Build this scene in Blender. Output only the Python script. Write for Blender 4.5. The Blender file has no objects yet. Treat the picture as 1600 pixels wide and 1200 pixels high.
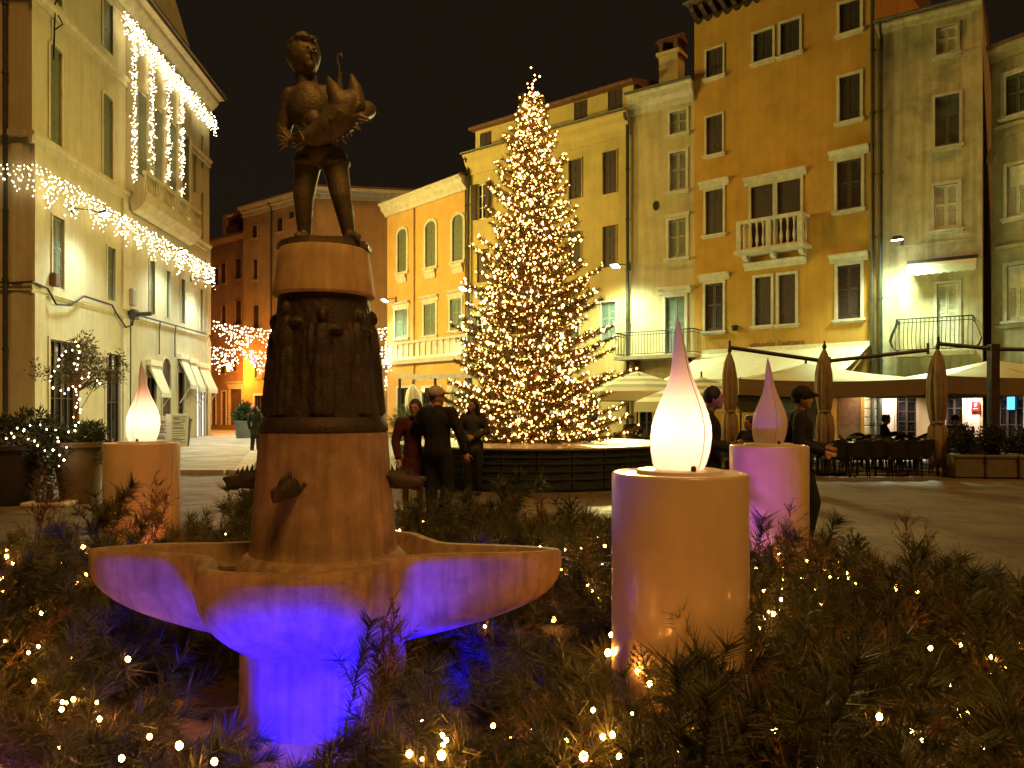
import bpy, bmesh, math, random
import numpy as np
from mathutils import Vector, Matrix, Quaternion
R = math.radians
PI = math.pi
rnd = random.Random(7)
nrg = np.random.RandomState(11)
S = bpy.context.scene
COL = S.collection

# ------------------------------------------------------------------ camera
F = 1202.0            # focal length in pixels of a 1600 px wide picture
EYE = 1.5
HOR = 640.0           # height of the horizon in that picture
cam_data = bpy.data.cameras.new('camera')
cam = bpy.data.objects.new('camera', cam_data)
COL.objects.link(cam)
cam.location = (0, 0, EYE)
cam.rotation_euler = (R(90), 0, 0)
cam_data.sensor_width = 36.0
cam_data.lens = F / 1600 * 36
cam_data.shift_y = (HOR - 600) / 1600
cam_data.clip_start = 0.05
cam_data.clip_end = 2000
S.camera = cam

# ------------------------------------------------------------------ world: night sky over a lit town
W = bpy.data.worlds.new('World')
S.world = W
W.use_nodes = True
wn = W.node_tree
for n in list(wn.nodes):
    wn.nodes.remove(n)
SUN_AZ = R(28)      # degrees to the right of straight behind the camera
SUN_EL = R(60)
sky = wn.nodes.new('ShaderNodeTexSky')
sky.sky_type = 'NISHITA'
sky.sun_disc = False
sky.sun_elevation = R(2)
sky.sun_rotation = PI - SUN_AZ
bg1 = wn.nodes.new('ShaderNodeBackground')
bg1.inputs['Strength'].default_value = 0.00025
bg2 = wn.nodes.new('ShaderNodeBackground')          # sodium-lit night air
bg2.inputs['Color'].default_value = (1.0, 0.66, 0.36, 1)
bg2.inputs['Strength'].default_value = 0.0046
add = wn.nodes.new('ShaderNodeAddShader')
wo = wn.nodes.new('ShaderNodeOutputWorld')
wn.links.new(sky.outputs['Color'], bg1.inputs['Color'])
wn.links.new(bg1.outputs[0], add.inputs[0])
wn.links.new(bg2.outputs[0], add.inputs[1])
wn.links.new(add.outputs[0], wo.inputs['Surface'])

# ------------------------------------------------------------------ the one distant light (warm town light from behind the viewer)
sd = bpy.data.lights.new('sun', 'SUN')
sd.energy = 0.70
sd.angle = R(16)
sd.color = (1.0, 0.47, 0.105)
sun = bpy.data.objects.new('sun', sd)
COL.objects.link(sun)
to_sun = Vector((math.sin(SUN_AZ) * math.cos(SUN_EL), -math.cos(SUN_AZ) * math.cos(SUN_EL), math.sin(SUN_EL)))
sun.rotation_euler = to_sun.to_track_quat('Z', 'Y').to_euler()

S.view_settings.view_transform = 'Standard'
S.view_settings.look = 'None'
S.view_settings.exposure = 1.15
S.view_settings.gamma = 1.0
S.view_settings.use_curve_mapping = False
S.render.engine = 'CYCLES'
S.cycles.use_denoising = True
S.cycles.sample_clamp_indirect = 4.0
S.cycles.sample_clamp_direct = 0.0
S.cycles.max_bounces = 5
S.cycles.diffuse_bounces = 2
S.cycles.glossy_bounces = 3
S.cycles.transmission_bounces = 4
S.cycles.transparent_max_bounces = 6
S.cycles.use_light_tree = True
S.cycles.caustics_reflective = False
S.cycles.caustics_refractive = False

# ------------------------------------------------------------------ helpers
def P(px, py, d):
    return Vector(((px - 800) / F * d, d, EYE - (py - HOR) / F * d))

def gd(py, z=0.0):
    return (EYE - z) * F / (py - HOR)

class MB:
    """collects vertices and faces; build() links them as one mesh object"""
    def __init__(s):
        s.v = []; s.f = []; s.mi = []; s.cur = 0
    def add(s, vs, fs):
        o = len(s.v)
        s.v.extend([tuple(p) for p in vs])
        for f in fs:
            s.f.append([i + o for i in f]); s.mi.append(s.cur)
        return s
    def quad(s, a, b, c, d):
        return s.add([a, b, c, d], [(0, 1, 2, 3)])
    def box(s, x0, y0, z0, x1, y1, z1):
        v = [(x, y, z) for z in (z0, z1) for y in (y0, y1) for x in (x0, x1)]
        return s.add(v, [(0, 2, 3, 1), (4, 5, 7, 6), (0, 1, 5, 4), (2, 6, 7, 3), (0, 4, 6, 2), (1, 3, 7, 5)])
    def rbox(s, x0, y0, z0, x1, y1, z1, b=0.01):
        """box with chamfered edges along z and a small top chamfer"""
        def ring(z, i):
            return [(x0+b+i, y0+i, z), (x1-b-i, y0+i, z), (x1-i, y0+b+i, z), (x1-i, y1-b-i, z), (x1-b-i, y1-i, z), (x0+b+i, y1-i, z), (x0+i, y1-b-i, z), (x0+i, y0+b+i, z)]
        rings = [ring(z0, b*.6), ring(z0+b, 0), ring(z1-b, 0), ring(z1, b*.6)]
        vs = sum(rings, [])
        fs = [tuple(reversed(range(8))), tuple(range(24, 32))]
        for k in range(3):
            for i in range(8):
                j = (i+1) % 8
                fs.append((k*8+i, k*8+j, k*8+8+j, k*8+8+i))
        return s.add(vs, fs)
    def prism(s, prof, x0, x1, axis='x'):
        """profile of (y,z) points swept along x"""
        n = len(prof)
        vs = [(x0, y, z) for y, z in prof] + [(x1, y, z) for y, z in prof]
        fs = [(i, (i+1) % n, n+(i+1) % n, n+i) for i in range(n)]
        fs += [tuple(reversed(range(n))), tuple(range(n, 2*n))]
        return s.add(vs, fs)
    def polyz(s, pts, z0, z1):
        n = len(pts)
        vs = [(x, y, z0) for x, y in pts] + [(x, y, z1) for x, y in pts]
        fs = [(i, (i+1) % n, n+(i+1) % n, n+i) for i in range(n)]
        fs += [tuple(reversed(range(n))), tuple(range(n, 2*n))]
        return s.add(vs, fs)
    def lathe(s, prof, n=24, c=(0, 0, 0), cap=True, fn=None):
        """profile of (r,z)"""
        vs = []; fs = []
        for r, z in prof:
            for i in range(n):
                a = 2*PI*i/n
                rr = r if fn is None else r*fn(a, z)
                vs.append((c[0]+rr*math.cos(a), c[1]+rr*math.sin(a), c[2]+z))
        for k in range(len(prof)-1):
            for i in range(n):
                j = (i+1) % n
                fs.append((k*n+i, k*n+j, (k+1)*n+j, (k+1)*n+i))
        if cap:
            fs.append(tuple(reversed(range(n))))
            fs.append(tuple(range((len(prof)-1)*n, len(prof)*n)))
        return s.add(vs, fs)
    def tube(s, pts, r, n=6, cap=True):
        pts = [Vector(p) for p in pts]
        rs = r if isinstance(r, (list, tuple)) else [r]*len(pts)
        vs = []; fs = []
        up = Vector((0, 0, 1)); prev = None
        for i, p in enumerate(pts):
            t = (pts[min(i+1, len(pts)-1)] - pts[max(i-1, 0)])
            t = t.normalized() if t.length > 1e-9 else Vector((0, 0, 1))
            if prev is None:
                a = t.cross(up)
                if a.length < 1e-3: a = t.cross(Vector((1, 0, 0)))
            else:
                a = prev - t*prev.dot(t)
                if a.length < 1e-4: a = t.cross(up)
            a.normalize(); prev = a
            b = t.cross(a)
            for k in range(n):
                q = 2*PI*k/n
                vs.append(p + (a*math.cos(q) + b*math.sin(q))*rs[i])
        for i in range(len(pts)-1):
            for k in range(n):
                j = (k+1) % n
                fs.append((i*n+k, i*n+j, (i+1)*n+j, (i+1)*n+k))
        if cap:
            fs.append(tuple(reversed(range(n)))); fs.append(tuple(range((len(pts)-1)*n, len(pts)*n)))
        return s.add(vs, fs)
    def ball(s, c, r, nu=10, nv=6, sc=(1, 1, 1)):
        vs = [(c[0], c[1], c[2]-r*sc[2])]
        for j in range(1, nv):
            p = -PI/2 + PI*j/nv
            for i in range(nu):
                a = 2*PI*i/nu
                vs.append((c[0]+r*sc[0]*math.cos(p)*math.cos(a), c[1]+r*sc[1]*math.cos(p)*math.sin(a), c[2]+r*sc[2]*math.sin(p)))
        vs.append((c[0], c[1], c[2]+r*sc[2]))
        fs = []
        for i in range(nu):
            j = (i+1) % nu
            fs.append((0, 1+j, 1+i))
            fs.append((len(vs)-1, len(vs)-1-nu+i, len(vs)-1-nu+j))
        for k in range(nv-2):
            for i in range(nu):
                j = (i+1) % nu
                fs.append((1+k*nu+i, 1+k*nu+j, 1+(k+1)*nu+j, 1+(k+1)*nu+i))
        return s.add(vs, fs)
    def caps(s, p0, r0, p1, r1, n=10, m=4):
        """tapered capsule"""
        p0 = Vector(p0); p1 = Vector(p1)
        t = p1-p0
        L = t.length
        t = t.normalized() if L > 1e-9 else Vector((0, 0, 1))
        a = t.cross(Vector((0, 0, 1)))
        if a.length < 1e-3: a = t.cross(Vector((1, 0, 0)))
        a.normalize(); b = t.cross(a)
        rings = []
        for k in range(1, m+1):
            q = -PI/2 + PI/2*k/m
            rings.append((p0 + t*(r0*math.sin(q)), r0*math.cos(q)))
        for k in range(0, m):
            q = PI/2*k/m
            rings.append((p1 + t*(r1*math.sin(q)), r1*math.cos(q)))
        vs = [p0 - t*r0]
        for c, r in rings:
            for i in range(n):
                w = 2*PI*i/n
                vs.append(c + (a*math.cos(w) + b*math.sin(w))*r)
        vs.append(p1 + t*r1)
        fs = []
        for i in range(n):
            j = (i+1) % n
            fs.append((0, 1+j, 1+i)); fs.append((len(vs)-1, len(vs)-1-n+i, len(vs)-1-n+j))
        for k in range(len(rings)-1):
            for i in range(n):
                j = (i+1) % n
                fs.append((1+k*n+i, 1+k*n+j, 1+(k+1)*n+j, 1+(k+1)*n+i))
        return s.add(vs, fs)
    def mesh(s, name, smooth=None):
        me = bpy.data.meshes.new(name)
        me.from_pydata(s.v, [], s.f)
        if any(s.mi):
            me.polygons.foreach_set('material_index', s.mi)
        if smooth is not None:
            me.polygons.foreach_set('use_smooth', [True]*len(s.f))
            if smooth < 180:
                me.set_sharp_from_angle(angle=R(smooth))
        me.update()
        return me
    def build(s, name, mat, parent=None, smooth=None, fix=False, **kw):
        me = s.mesh(name, smooth)
        if fix:
            bm = bmesh.new(); bm.from_mesh(me)
            bmesh.ops.recalc_face_normals(bm, faces=bm.faces); bm.to_mesh(me); bm.free()
        return put(name, me, mat, parent, **kw)

def tag(o, label=None, cat=None, group=None, kind=None):
    if label: o['label'] = label
    if cat: o['category'] = cat
    if group: o['group'] = group
    if kind: o['kind'] = kind
    return o

def put(name, me, mat, parent=None, loc=None, rz=None, rot=None, label=None, cat=None, group=None, kind=None):
    o = bpy.data.objects.new(name, me)
    COL.objects.link(o)
    mats = mat if isinstance(mat, (list, tuple)) else [mat]
    if len(me.materials) == 0:
        for m in mats: me.materials.append(m)
    if parent: o.parent = parent
    if loc is not None: o.location = loc
    if rz is not None: o.rotation_euler = (0, 0, rz)
    if rot is not None: o.rotation_euler = rot
    return tag(o, label, cat, group, kind)

def empty(name, loc=(0, 0, 0), rz=0, label=None, cat=None, group=None):
    o = bpy.data.objects.new(name, None)
    COL.objects.link(o)
    o.empty_display_size = 0.2
    o.location = loc; o.rotation_euler = (0, 0, rz)
    return tag(o, label, cat, group)

def copy_tree(o, parent=None):
    c = o.copy(); COL.objects.link(c); c.parent = parent
    for ch in list(o.children): copy_tree(ch, c)
    return c

def tri_mesh(name, V, smooth=False):
    """V: (n,3,3) float array of loose triangles"""
    V = np.asarray(V, dtype=np.float32)
    n = len(V)
    me = bpy.data.meshes.new(name)
    me.vertices.add(n*3); me.loops.add(n*3); me.polygons.add(n)
    me.vertices.foreach_set('co', V.reshape(-1))
    me.loops.foreach_set('vertex_index', np.arange(n*3, dtype=np.int32))
    me.polygons.foreach_set('loop_start', np.arange(0, n*3, 3, dtype=np.int32))
    me.update(calc_edges=True)
    me.validate()
    return me

def bulb_mesh(name, pts, r, jitter=0.25, seed=1, fine=False):
    """many small round bulbs in one mesh"""
    pts = np.asarray(pts, dtype=np.float64)
    n = len(pts)
    rs = np.random.RandomState(seed)
    rr = r*(1+jitter*rs.uniform(-1, 1, n))
    o = np.array([(1, 0, 0), (-1, 0, 0), (0, 1, 0), (0, -1, 0), (0, 0, 1.0), (0, 0, -1.0)], float)
    f = np.array([(0, 2, 4), (2, 1, 4), (1, 3, 4), (3, 0, 4), (2, 0, 5), (1, 2, 5), (3, 1, 5), (0, 3, 5)])
    if fine:
        vs = [tuple(v) for v in o]; mid = {}; ff = []
        def mp(a, b):
            kk = (min(a, b), max(a, b))
            if kk not in mid:
                v = np.array(vs[a])+np.array(vs[b]); vs.append(tuple(v/np.linalg.norm(v))); mid[kk] = len(vs)-1
            return mid[kk]
        for a, b, c in f:
            ab, bc, ca = mp(a, b), mp(b, c), mp(c, a); ff += [(a, ab, ca), (ab, b, bc), (ca, bc, c), (ab, bc, ca)]
        o = np.array(vs); f = np.array(ff)
    o = o*np.array((1, 1, 1.2)); nv, nf = len(o), len(f)
    V = pts[:, None, :] + o[None]*rr[:, None, None]
    me = bpy.data.meshes.new(name)
    me.vertices.add(n*nv); me.loops.add(n*nf*3); me.polygons.add(n*nf)
    me.vertices.foreach_set('co', V.astype(np.float32).reshape(-1))
    me.loops.foreach_set('vertex_index', (f[None]+nv*np.arange(n)[:, None, None]).astype(np.int32).reshape(-1))
    me.polygons.foreach_set('loop_start', np.arange(0, n*nf*3, 3, dtype=np.int32))
    me.polygons.foreach_set('use_smooth', np.ones(n*nf, dtype=bool))
    me.update(calc_edges=True)
    return me

def remeshed(mb, voxel, smooth_it=3, name='blob', subtract=None):
    """one continuous surface from overlapping closed pieces"""
    me = mb.mesh('tmp')
    o = bpy.data.objects.new('tmp', me)
    COL.objects.link(o)
    m = o.modifiers.new('r', 'REMESH'); m.mode = 'VOXEL'; m.voxel_size = voxel; m.use_smooth_shade = True
    if smooth_it:
        m2 = o.modifiers.new('s', 'SMOOTH'); m2.factor = 0.5; m2.iterations = smooth_it
    dg = bpy.context.evaluated_depsgraph_get()
    out = bpy.data.meshes.new_from_object(o.evaluated_get(dg))
    out.name = name
    bpy.data.objects.remove(o); bpy.data.meshes.remove(me)
    out.polygons.foreach_set('use_smooth', [True]*len(out.polygons))
    return out

# ------------------------------------------------------------------ materials
def mat(name, col, rough=0.7, metal=0.0, var=0.18, scale=3.0, bump=0.0, bscale=40.0, col2=None, streak=0.0, emit=None, estr=0.0, spec=None, coat=0.0, rvar=0.0, trans=0.0, stain=0.0, sscale=1.0):
    m = bpy.data.materials.new(name)
    m.use_nodes = True
    nt = m.node_tree; N = nt.nodes; Lk = nt.links
    b = N['Principled BSDF']
    b.inputs['Roughness'].default_value = rough
    b.inputs['Metallic'].default_value = metal
    if spec is not None: b.inputs['Specular IOR Level'].default_value = spec
    if coat: b.inputs['Coat Weight'].default_value = coat; b.inputs['Coat Roughness'].default_value = 0.12
    if trans: b.inputs['Transmission Weight'].default_value = trans
    c = (*col, 1)
    b.inputs['Base Color'].default_value = c
    geo = N.new('ShaderNodeNewGeometry')
    if var or col2 or streak or stain:
        nz = N.new('ShaderNodeTexNoise'); nz.inputs['Scale'].default_value = scale; nz.inputs['Detail'].default_value = 6; nz.inputs['Roughness'].default_value = 0.62
        Lk.new(geo.outputs['Position'], nz.inputs['Vector'])
        mr = N.new('ShaderNodeMapRange'); mr.inputs['From Min'].default_value = 0.3; mr.inputs['From Max'].default_value = 0.7
        Lk.new(nz.outputs['Fac'], mr.inputs['Value'])
        mx = N.new('ShaderNodeMix'); mx.data_type = 'RGBA'
        lo = col2 if col2 else tuple(x*(1-var*1.3) for x in col)
        hi = col if col2 else tuple(min(1, x*(1+var)) for x in col)
        mx.inputs[6].default_value = (*lo, 1); mx.inputs[7].default_value = (*hi, 1)
        Lk.new(mr.outputs[0], mx.inputs[0])
        last = mx.outputs[2]
        if streak:
            mp = N.new('ShaderNodeMapping'); mp.inputs['Scale'].default_value = (5.5*sscale, 5.5*sscale, 0.35*sscale)
            Lk.new(geo.outputs['Position'], mp.inputs['Vector'])
            n2 = N.new('ShaderNodeTexNoise'); n2.inputs['Scale'].default_value = 1.0; n2.inputs['Detail'].default_value = 5
            Lk.new(mp.outputs[0], n2.inputs['Vector'])
            r2 = N.new('ShaderNodeMapRange'); r2.inputs['From Min'].default_value = 0.42; r2.inputs['From Max'].default_value = 0.72; r2.inputs['To Min'].default_value = 0; r2.inputs['To Max'].default_value = streak
            Lk.new(n2.outputs['Fac'], r2.inputs['Value'])
            m2 = N.new('ShaderNodeMix'); m2.data_type = 'RGBA'
            m2.inputs[7].default_value = (*[x*0.35 for x in col], 1)
            Lk.new(r2.outputs[0], m2.inputs[0]); Lk.new(last, m2.inputs[6])
            last = m2.outputs[2]
        if stain:
            n3 = N.new('ShaderNodeTexNoise'); n3.inputs['Scale'].default_value = 0.9*sscale; n3.inputs['Detail'].default_value = 9; n3.inputs['Roughness'].default_value = 0.7
            Lk.new(geo.outputs['Position'], n3.inputs['Vector'])
            r3 = N.new('ShaderNodeMapRange'); r3.inputs['From Min'].default_value = 0.52; r3.inputs['From Max'].default_value = 0.66; r3.inputs['To Max'].default_value = stain
            Lk.new(n3.outputs['Fac'], r3.inputs['Value'])
            m3 = N.new('ShaderNodeMix'); m3.data_type = 'RGBA'
            m3.inputs[7].default_value = (*[x*0.42 for x in col], 1)
            Lk.new(r3.outputs[0], m3.inputs[0]); Lk.new(last, m3.inputs[6])
            last = m3.outputs[2]
        Lk.new(last, b.inputs['Base Color'])
        if rvar:
            rr = N.new('ShaderNodeMapRange'); rr.inputs['To Min'].default_value = rough-rvar; rr.inputs['To Max'].default_value = rough+rvar
            Lk.new(mr.outputs[0], rr.inputs['Value']); Lk.new(rr.outputs[0], b.inputs['Roughness'])
    if bump:
        nb = N.new('ShaderNodeTexNoise'); nb.inputs['Scale'].default_value = bscale; nb.inputs['Detail'].default_value = 4
        Lk.new(geo.outputs['Position'], nb.inputs['Vector'])
        bp = N.new('ShaderNodeBump'); bp.inputs['Strength'].default_value = bump; bp.inputs['Distance'].default_value = 0.02
        Lk.new(nb.outputs['Fac'], bp.inputs['Height']); Lk.new(bp.outputs[0], b.inputs['Normal'])
    if emit:
        b.inputs['Emission Color'].default_value = (*emit, 1)
        b.inputs['Emission Strength'].default_value = estr
    return m

def emat(name, col, s, sampling=None):
    m = bpy.data.materials.new(name); m.use_nodes = True
    nt = m.node_tree
    for n in list(nt.nodes): nt.nodes.remove(n)
    e = nt.nodes.new('ShaderNodeEmission'); e.inputs[0].default_value = (*col, 1); e.inputs[1].default_value = s
    o = nt.nodes.new('ShaderNodeOutputMaterial'); nt.links.new(e.outputs[0], o.inputs[0])
    if sampling: m.cycles.emission_sampling = sampling
    return m

def leafmat(name, c1, c2, rough=0.6, trans=0.25):
    """foliage: colour varies from leaf to leaf"""
    m = bpy.data.materials.new(name); m.use_nodes = True
    nt = m.node_tree; N = nt.nodes; Lk = nt.links
    b = N['Principled BSDF']; b.inputs['Roughness'].default_value = rough
    geo = N.new('ShaderNodeNewGeometry')
    mx = N.new('ShaderNodeMix'); mx.data_type = 'RGBA'
    mx.inputs[6].default_value = (*c1, 1); mx.inputs[7].default_value = (*c2, 1)
    nz = N.new('ShaderNodeTexNoise'); nz.inputs['Scale'].default_value = 4.0
    Lk.new(geo.outputs['Position'], nz.inputs['Vector'])
    ad = N.new('ShaderNodeMath'); ad.operation = 'ADD'
    Lk.new(geo.outputs['Random Per Island'], ad.inputs[0]); Lk.new(nz.outputs['Fac'], ad.inputs[1])
    mr = N.new('ShaderNodeMapRange'); mr.inputs['From Min'].default_value = 0.3; mr.inputs['From Max'].default_value = 1.25
    Lk.new(ad.outputs[0], mr.inputs['Value']); Lk.new(mr.outputs[0], mx.inputs[0])
    Lk.new(mx.outputs[2], b.inputs['Base Color'])
    if trans:
        t = N.new('ShaderNodeBsdfTranslucent'); Lk.new(mx.outputs[2], t.inputs[0])
        ms = N.new('ShaderNodeMixShader'); ms.inputs[0].default_value = trans
        Lk.new(b.outputs[0], ms.inputs[1]); Lk.new(t.outputs[0], ms.inputs[2])
        Lk.new(ms.outputs[0], N['Material Output'].inputs[0])
    return m

M = {}
M['stone_white'] = mat('white_stone', (0.58, 0.53, 0.42), 0.75, var=0.15, scale=4, bump=0.15, streak=0.25)
M['ochre'] = mat('ochre_plaster', (0.50, 0.275, 0.045), 0.9, var=0.13, scale=1.3, bump=0.12, bscale=30, streak=0.18)
M['yellow'] = mat('yellow_plaster', (0.58, 0.44, 0.16), 0.9, var=0.12, scale=1.2, bump=0.12, bscale=30, streak=0.15)
M['beige'] = mat('beige_plaster', (0.54, 0.44, 0.23), 0.9, var=0.15, scale=1.2, bump=0.12, bscale=30, streak=0.3)
M['cream'] = mat('weathered_cream_plaster', (0.56, 0.48, 0.28), 0.9, var=0.22, scale=1.6, bump=0.2, bscale=25, streak=0.55, stain=0.75)
M['grey_yellow'] = mat('grey_yellow_plaster', (0.40, 0.33, 0.18), 0.9, var=0.2, scale=1.6, bump=0.2, bscale=25, streak=0.35, stain=0.4)
M['orange'] = mat('orange_plaster', (0.60, 0.34, 0.095), 0.9, var=0.1, scale=1.2, bump=0.1, bscale=30, streak=0.12)
M['brown_orange'] = mat('brown_orange_plaster', (0.42, 0.245, 0.09), 0.9, var=0.15, scale=1.0, bump=0.1, bscale=30, streak=0.2)
M['brown_plaster'] = mat('brown_plaster', (0.33, 0.18, 0.10), 0.9, var=0.15, scale=1.0, bump=0.1, bscale=30, streak=0.2)
M['hall'] = mat('town_hall_plaster', (0.50, 0.44, 0.27), 0.88, var=0.1, scale=1.1, bump=0.1, bscale=30, streak=0.2)
M['hall_trim'] = mat('town_hall_trim', (0.55, 0.49, 0.32), 0.8, var=0.12, scale=2, bump=0.1, streak=0.3)
M['shut_brown'] = mat('dark_brown_shutter', (0.055, 0.030, 0.022), 0.6, var=0.25, scale=6)
M['shut_black'] = mat('dark_shutter', (0.035, 0.026, 0.018), 0.6, var=0.25, scale=6)
M['shut_grey'] = mat('grey_shutter', (0.30, 0.29, 0.21), 0.65, var=0.2, scale=6)
M['shut_darkgrey'] = mat('dark_grey_green_shutter', (0.10, 0.10, 0.065), 0.65, var=0.3, scale=6, stain=0.4)
M['shut_white'] = mat('white_shutter', (0.74, 0.68, 0.50), 0.6, var=0.15, scale=6)
M['shut_green'] = mat('grey_green_shutter', (0.17, 0.22, 0.16), 0.6, var=0.2, scale=6)
M['shut_olive'] = mat('olive_shutter', (0.13, 0.14, 0.075), 0.6, var=0.2, scale=6)
M['glass_dark'] = mat('dark_window_glass', (0.012, 0.012, 0.012), 0.06, var=0, spec=0.8)
M['pipe'] = mat('green_grey_pipe', (0.055, 0.06, 0.04), 0.45, metal=0.3, var=0.25, scale=5)
M['gutter'] = mat('gutter_metal', (0.11, 0.10, 0.07), 0.5, metal=0.4, var=0.25, scale=5)
M['roof'] = mat('clay_roof_tiles', (0.16, 0.075, 0.04), 0.85, var=0.35, scale=5, bump=0.3)
M['iron'] = mat('wrought_iron', (0.025, 0.022, 0.018), 0.5, metal=0.6, var=0.2, scale=9)
M['wood_dark'] = mat('dark_wood', (0.045, 0.028, 0.016), 0.6, var=0.3, scale=7)
M['wood'] = mat('brown_wood', (0.12, 0.06, 0.03), 0.6, var=0.3, scale=7)
M['lamp_metal'] = mat('lamp_housing', (0.09, 0.09, 0.085), 0.4, metal=0.5, var=0.1)
M['lamp_glass'] = emat('floodlight_glass', (0.88, 1.0, 0.86), 26.0)
M['cable'] = mat('black_cable', (0.02, 0.018, 0.015), 0.6, var=0.1)
M['plastic_grey'] = mat('grey_plastic_box', (0.35, 0.34, 0.30), 0.5, var=0.08)

# ================================================================== GROUND
def paving_mat(name, c1, c2, mortar, bw, bh, rough, msize=0.012, bump=0.25, rot=0.0):
    m = bpy.data.materials.new(name); m.use_nodes = True
    nt = m.node_tree; N = nt.nodes; Lk = nt.links
    b = N['Principled BSDF']
    geo = N.new('ShaderNodeNewGeometry')
    mp = N.new('ShaderNodeMapping'); mp.inputs['Rotation'].default_value = (0, 0, rot)
    Lk.new(geo.outputs['Position'], mp.inputs['Vector'])
    br = N.new('ShaderNodeTexBrick')
    br.inputs['Scale'].default_value = 1.0
    br.inputs['Brick Width'].default_value = bw; br.inputs['Row Height'].default_value = bh
    br.inputs['Mortar Size'].default_value = msize; br.inputs['Mortar Smooth'].default_value = 0.4
    br.inputs['Color1'].default_value = (*c1, 1); br.inputs['Color2'].default_value = (*c2, 1); br.inputs['Mortar'].default_value = (*mortar, 1)
    Lk.new(mp.outputs[0], br.inputs['Vector'])
    nz = N.new('ShaderNodeTexNoise'); nz.inputs['Scale'].default_value = 0.8; nz.inputs['Detail'].default_value = 8
    Lk.new(geo.outputs['Position'], nz.inputs['Vector'])
    mr = N.new('ShaderNodeMapRange'); mr.inputs['From Min'].default_value = 0.3; mr.inputs['From Max'].default_value = 0.7; mr.inputs['To Min'].default_value = 0.55; mr.inputs['To Max'].default_value = 1.1
    Lk.new(nz.outputs['Fac'], mr.inputs['Value'])
    mu = N.new('ShaderNodeMix'); mu.data_type = 'RGBA'; mu.blend_type = 'MULTIPLY'; mu.inputs[0].default_value = 1
    Lk.new(br.outputs['Color'], mu.inputs[6]); Lk.new(mr.outputs[0], mu.inputs[7])
    Lk.new(mu.outputs[2], b.inputs['Base Color'])
    n2 = N.new('ShaderNodeTexNoise'); n2.inputs['Scale'].default_value = 2.3; n2.inputs['Detail'].default_value = 6
    Lk.new(geo.outputs['Position'], n2.inputs['Vector'])
    r2 = N.new('ShaderNodeMapRange'); r2.inputs['From Min'].default_value = 0.3; r2.inputs['From Max'].default_value = 0.7; r2.inputs['To Min'].default_value = rough-0.12; r2.inputs['To Max'].default_value = rough+0.2
    Lk.new(n2.outputs['Fac'], r2.inputs['Value']); Lk.new(r2.outputs[0], b.inputs['Roughness'])
    bp = N.new('ShaderNodeBump'); bp.inputs['Strength'].default_value = bump; bp.inputs['Distance'].default_value = 0.02
    iv = N.new('ShaderNodeMath'); iv.operation = 'MULTIPLY_ADD'; iv.inputs[1].default_value = -0.6
    Lk.new(br.outputs['Fac'], iv.inputs[0]); Lk.new(n2.outputs['Fac'], iv.inputs[2])
    Lk.new(iv.outputs[0], bp.inputs['Height']); Lk.new(bp.outputs[0], b.inputs['Normal'])
    return m

M['plaza'] = paving_mat('plaza_stone', (0.195, 0.150, 0.088), (0.155, 0.118, 0.068), (0.07, 0.055, 0.035), 1.15, 0.62, 0.58, msize=0.018, rot=0.06)
M['setts'] = paving_mat('pale_stone_setts', (0.46, 0.44, 0.35), (0.38, 0.36, 0.29), (0.2, 0.19, 0.15), 0.30, 0.16, 0.65, msize=0.012, rot=0.05)
M['kerb'] = mat('kerb_stone', (0.46, 0.43, 0.34), 0.6, var=0.2, scale=5, bump=0.2)

g = MB()
n = 40
g.quad((-150, -40, 0), (150, -40, 0), (150, 150, 0), (-150, 150, 0))
g.build('ground', M['plaza'], kind='structure')

# raised pale pavement in front of the town hall, with a stone kerb
pav = [(-60, 17.8), (-6.35, 17.8), (-13.9, 43.5), (-16.6, 60), (-60, 60)]
m_ = MB(); m_.polyz(pav, -0.2, 0.10)
pave = m_.build('pavement', M['setts'], kind='structure')
m_ = MB()
def kerb_run(a, b, w=0.32, h=0.115, L=1.1):
    a = Vector((*a, 0)); b = Vector((*b, 0)); t = (b-a); n_ = int(t.length/L); t.normalize()
    s_ = Vector((-t.y, t.x, 0)); out = []
    for i in range(n_):
        mm = MB()
        p = a + t*(i*L+0.006); q = a + t*((i+1)*L-0.006)
        hh = h + rnd.uniform(-.004, .004)
        mm.polyz([(p.x, p.y), (q.x, q.y), (q.x+s_.x*w, q.y+s_.y*w), (p.x+s_.x*w, p.y+s_.y*w)], -0.1, hh)
        mm.build('kerb_stone', M['kerb'], pave)
kerb_run((-22, 17.62), (-6.1, 17.62))
kerb_run((-6.07, 17.7), (-13.3, 42.3))

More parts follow.
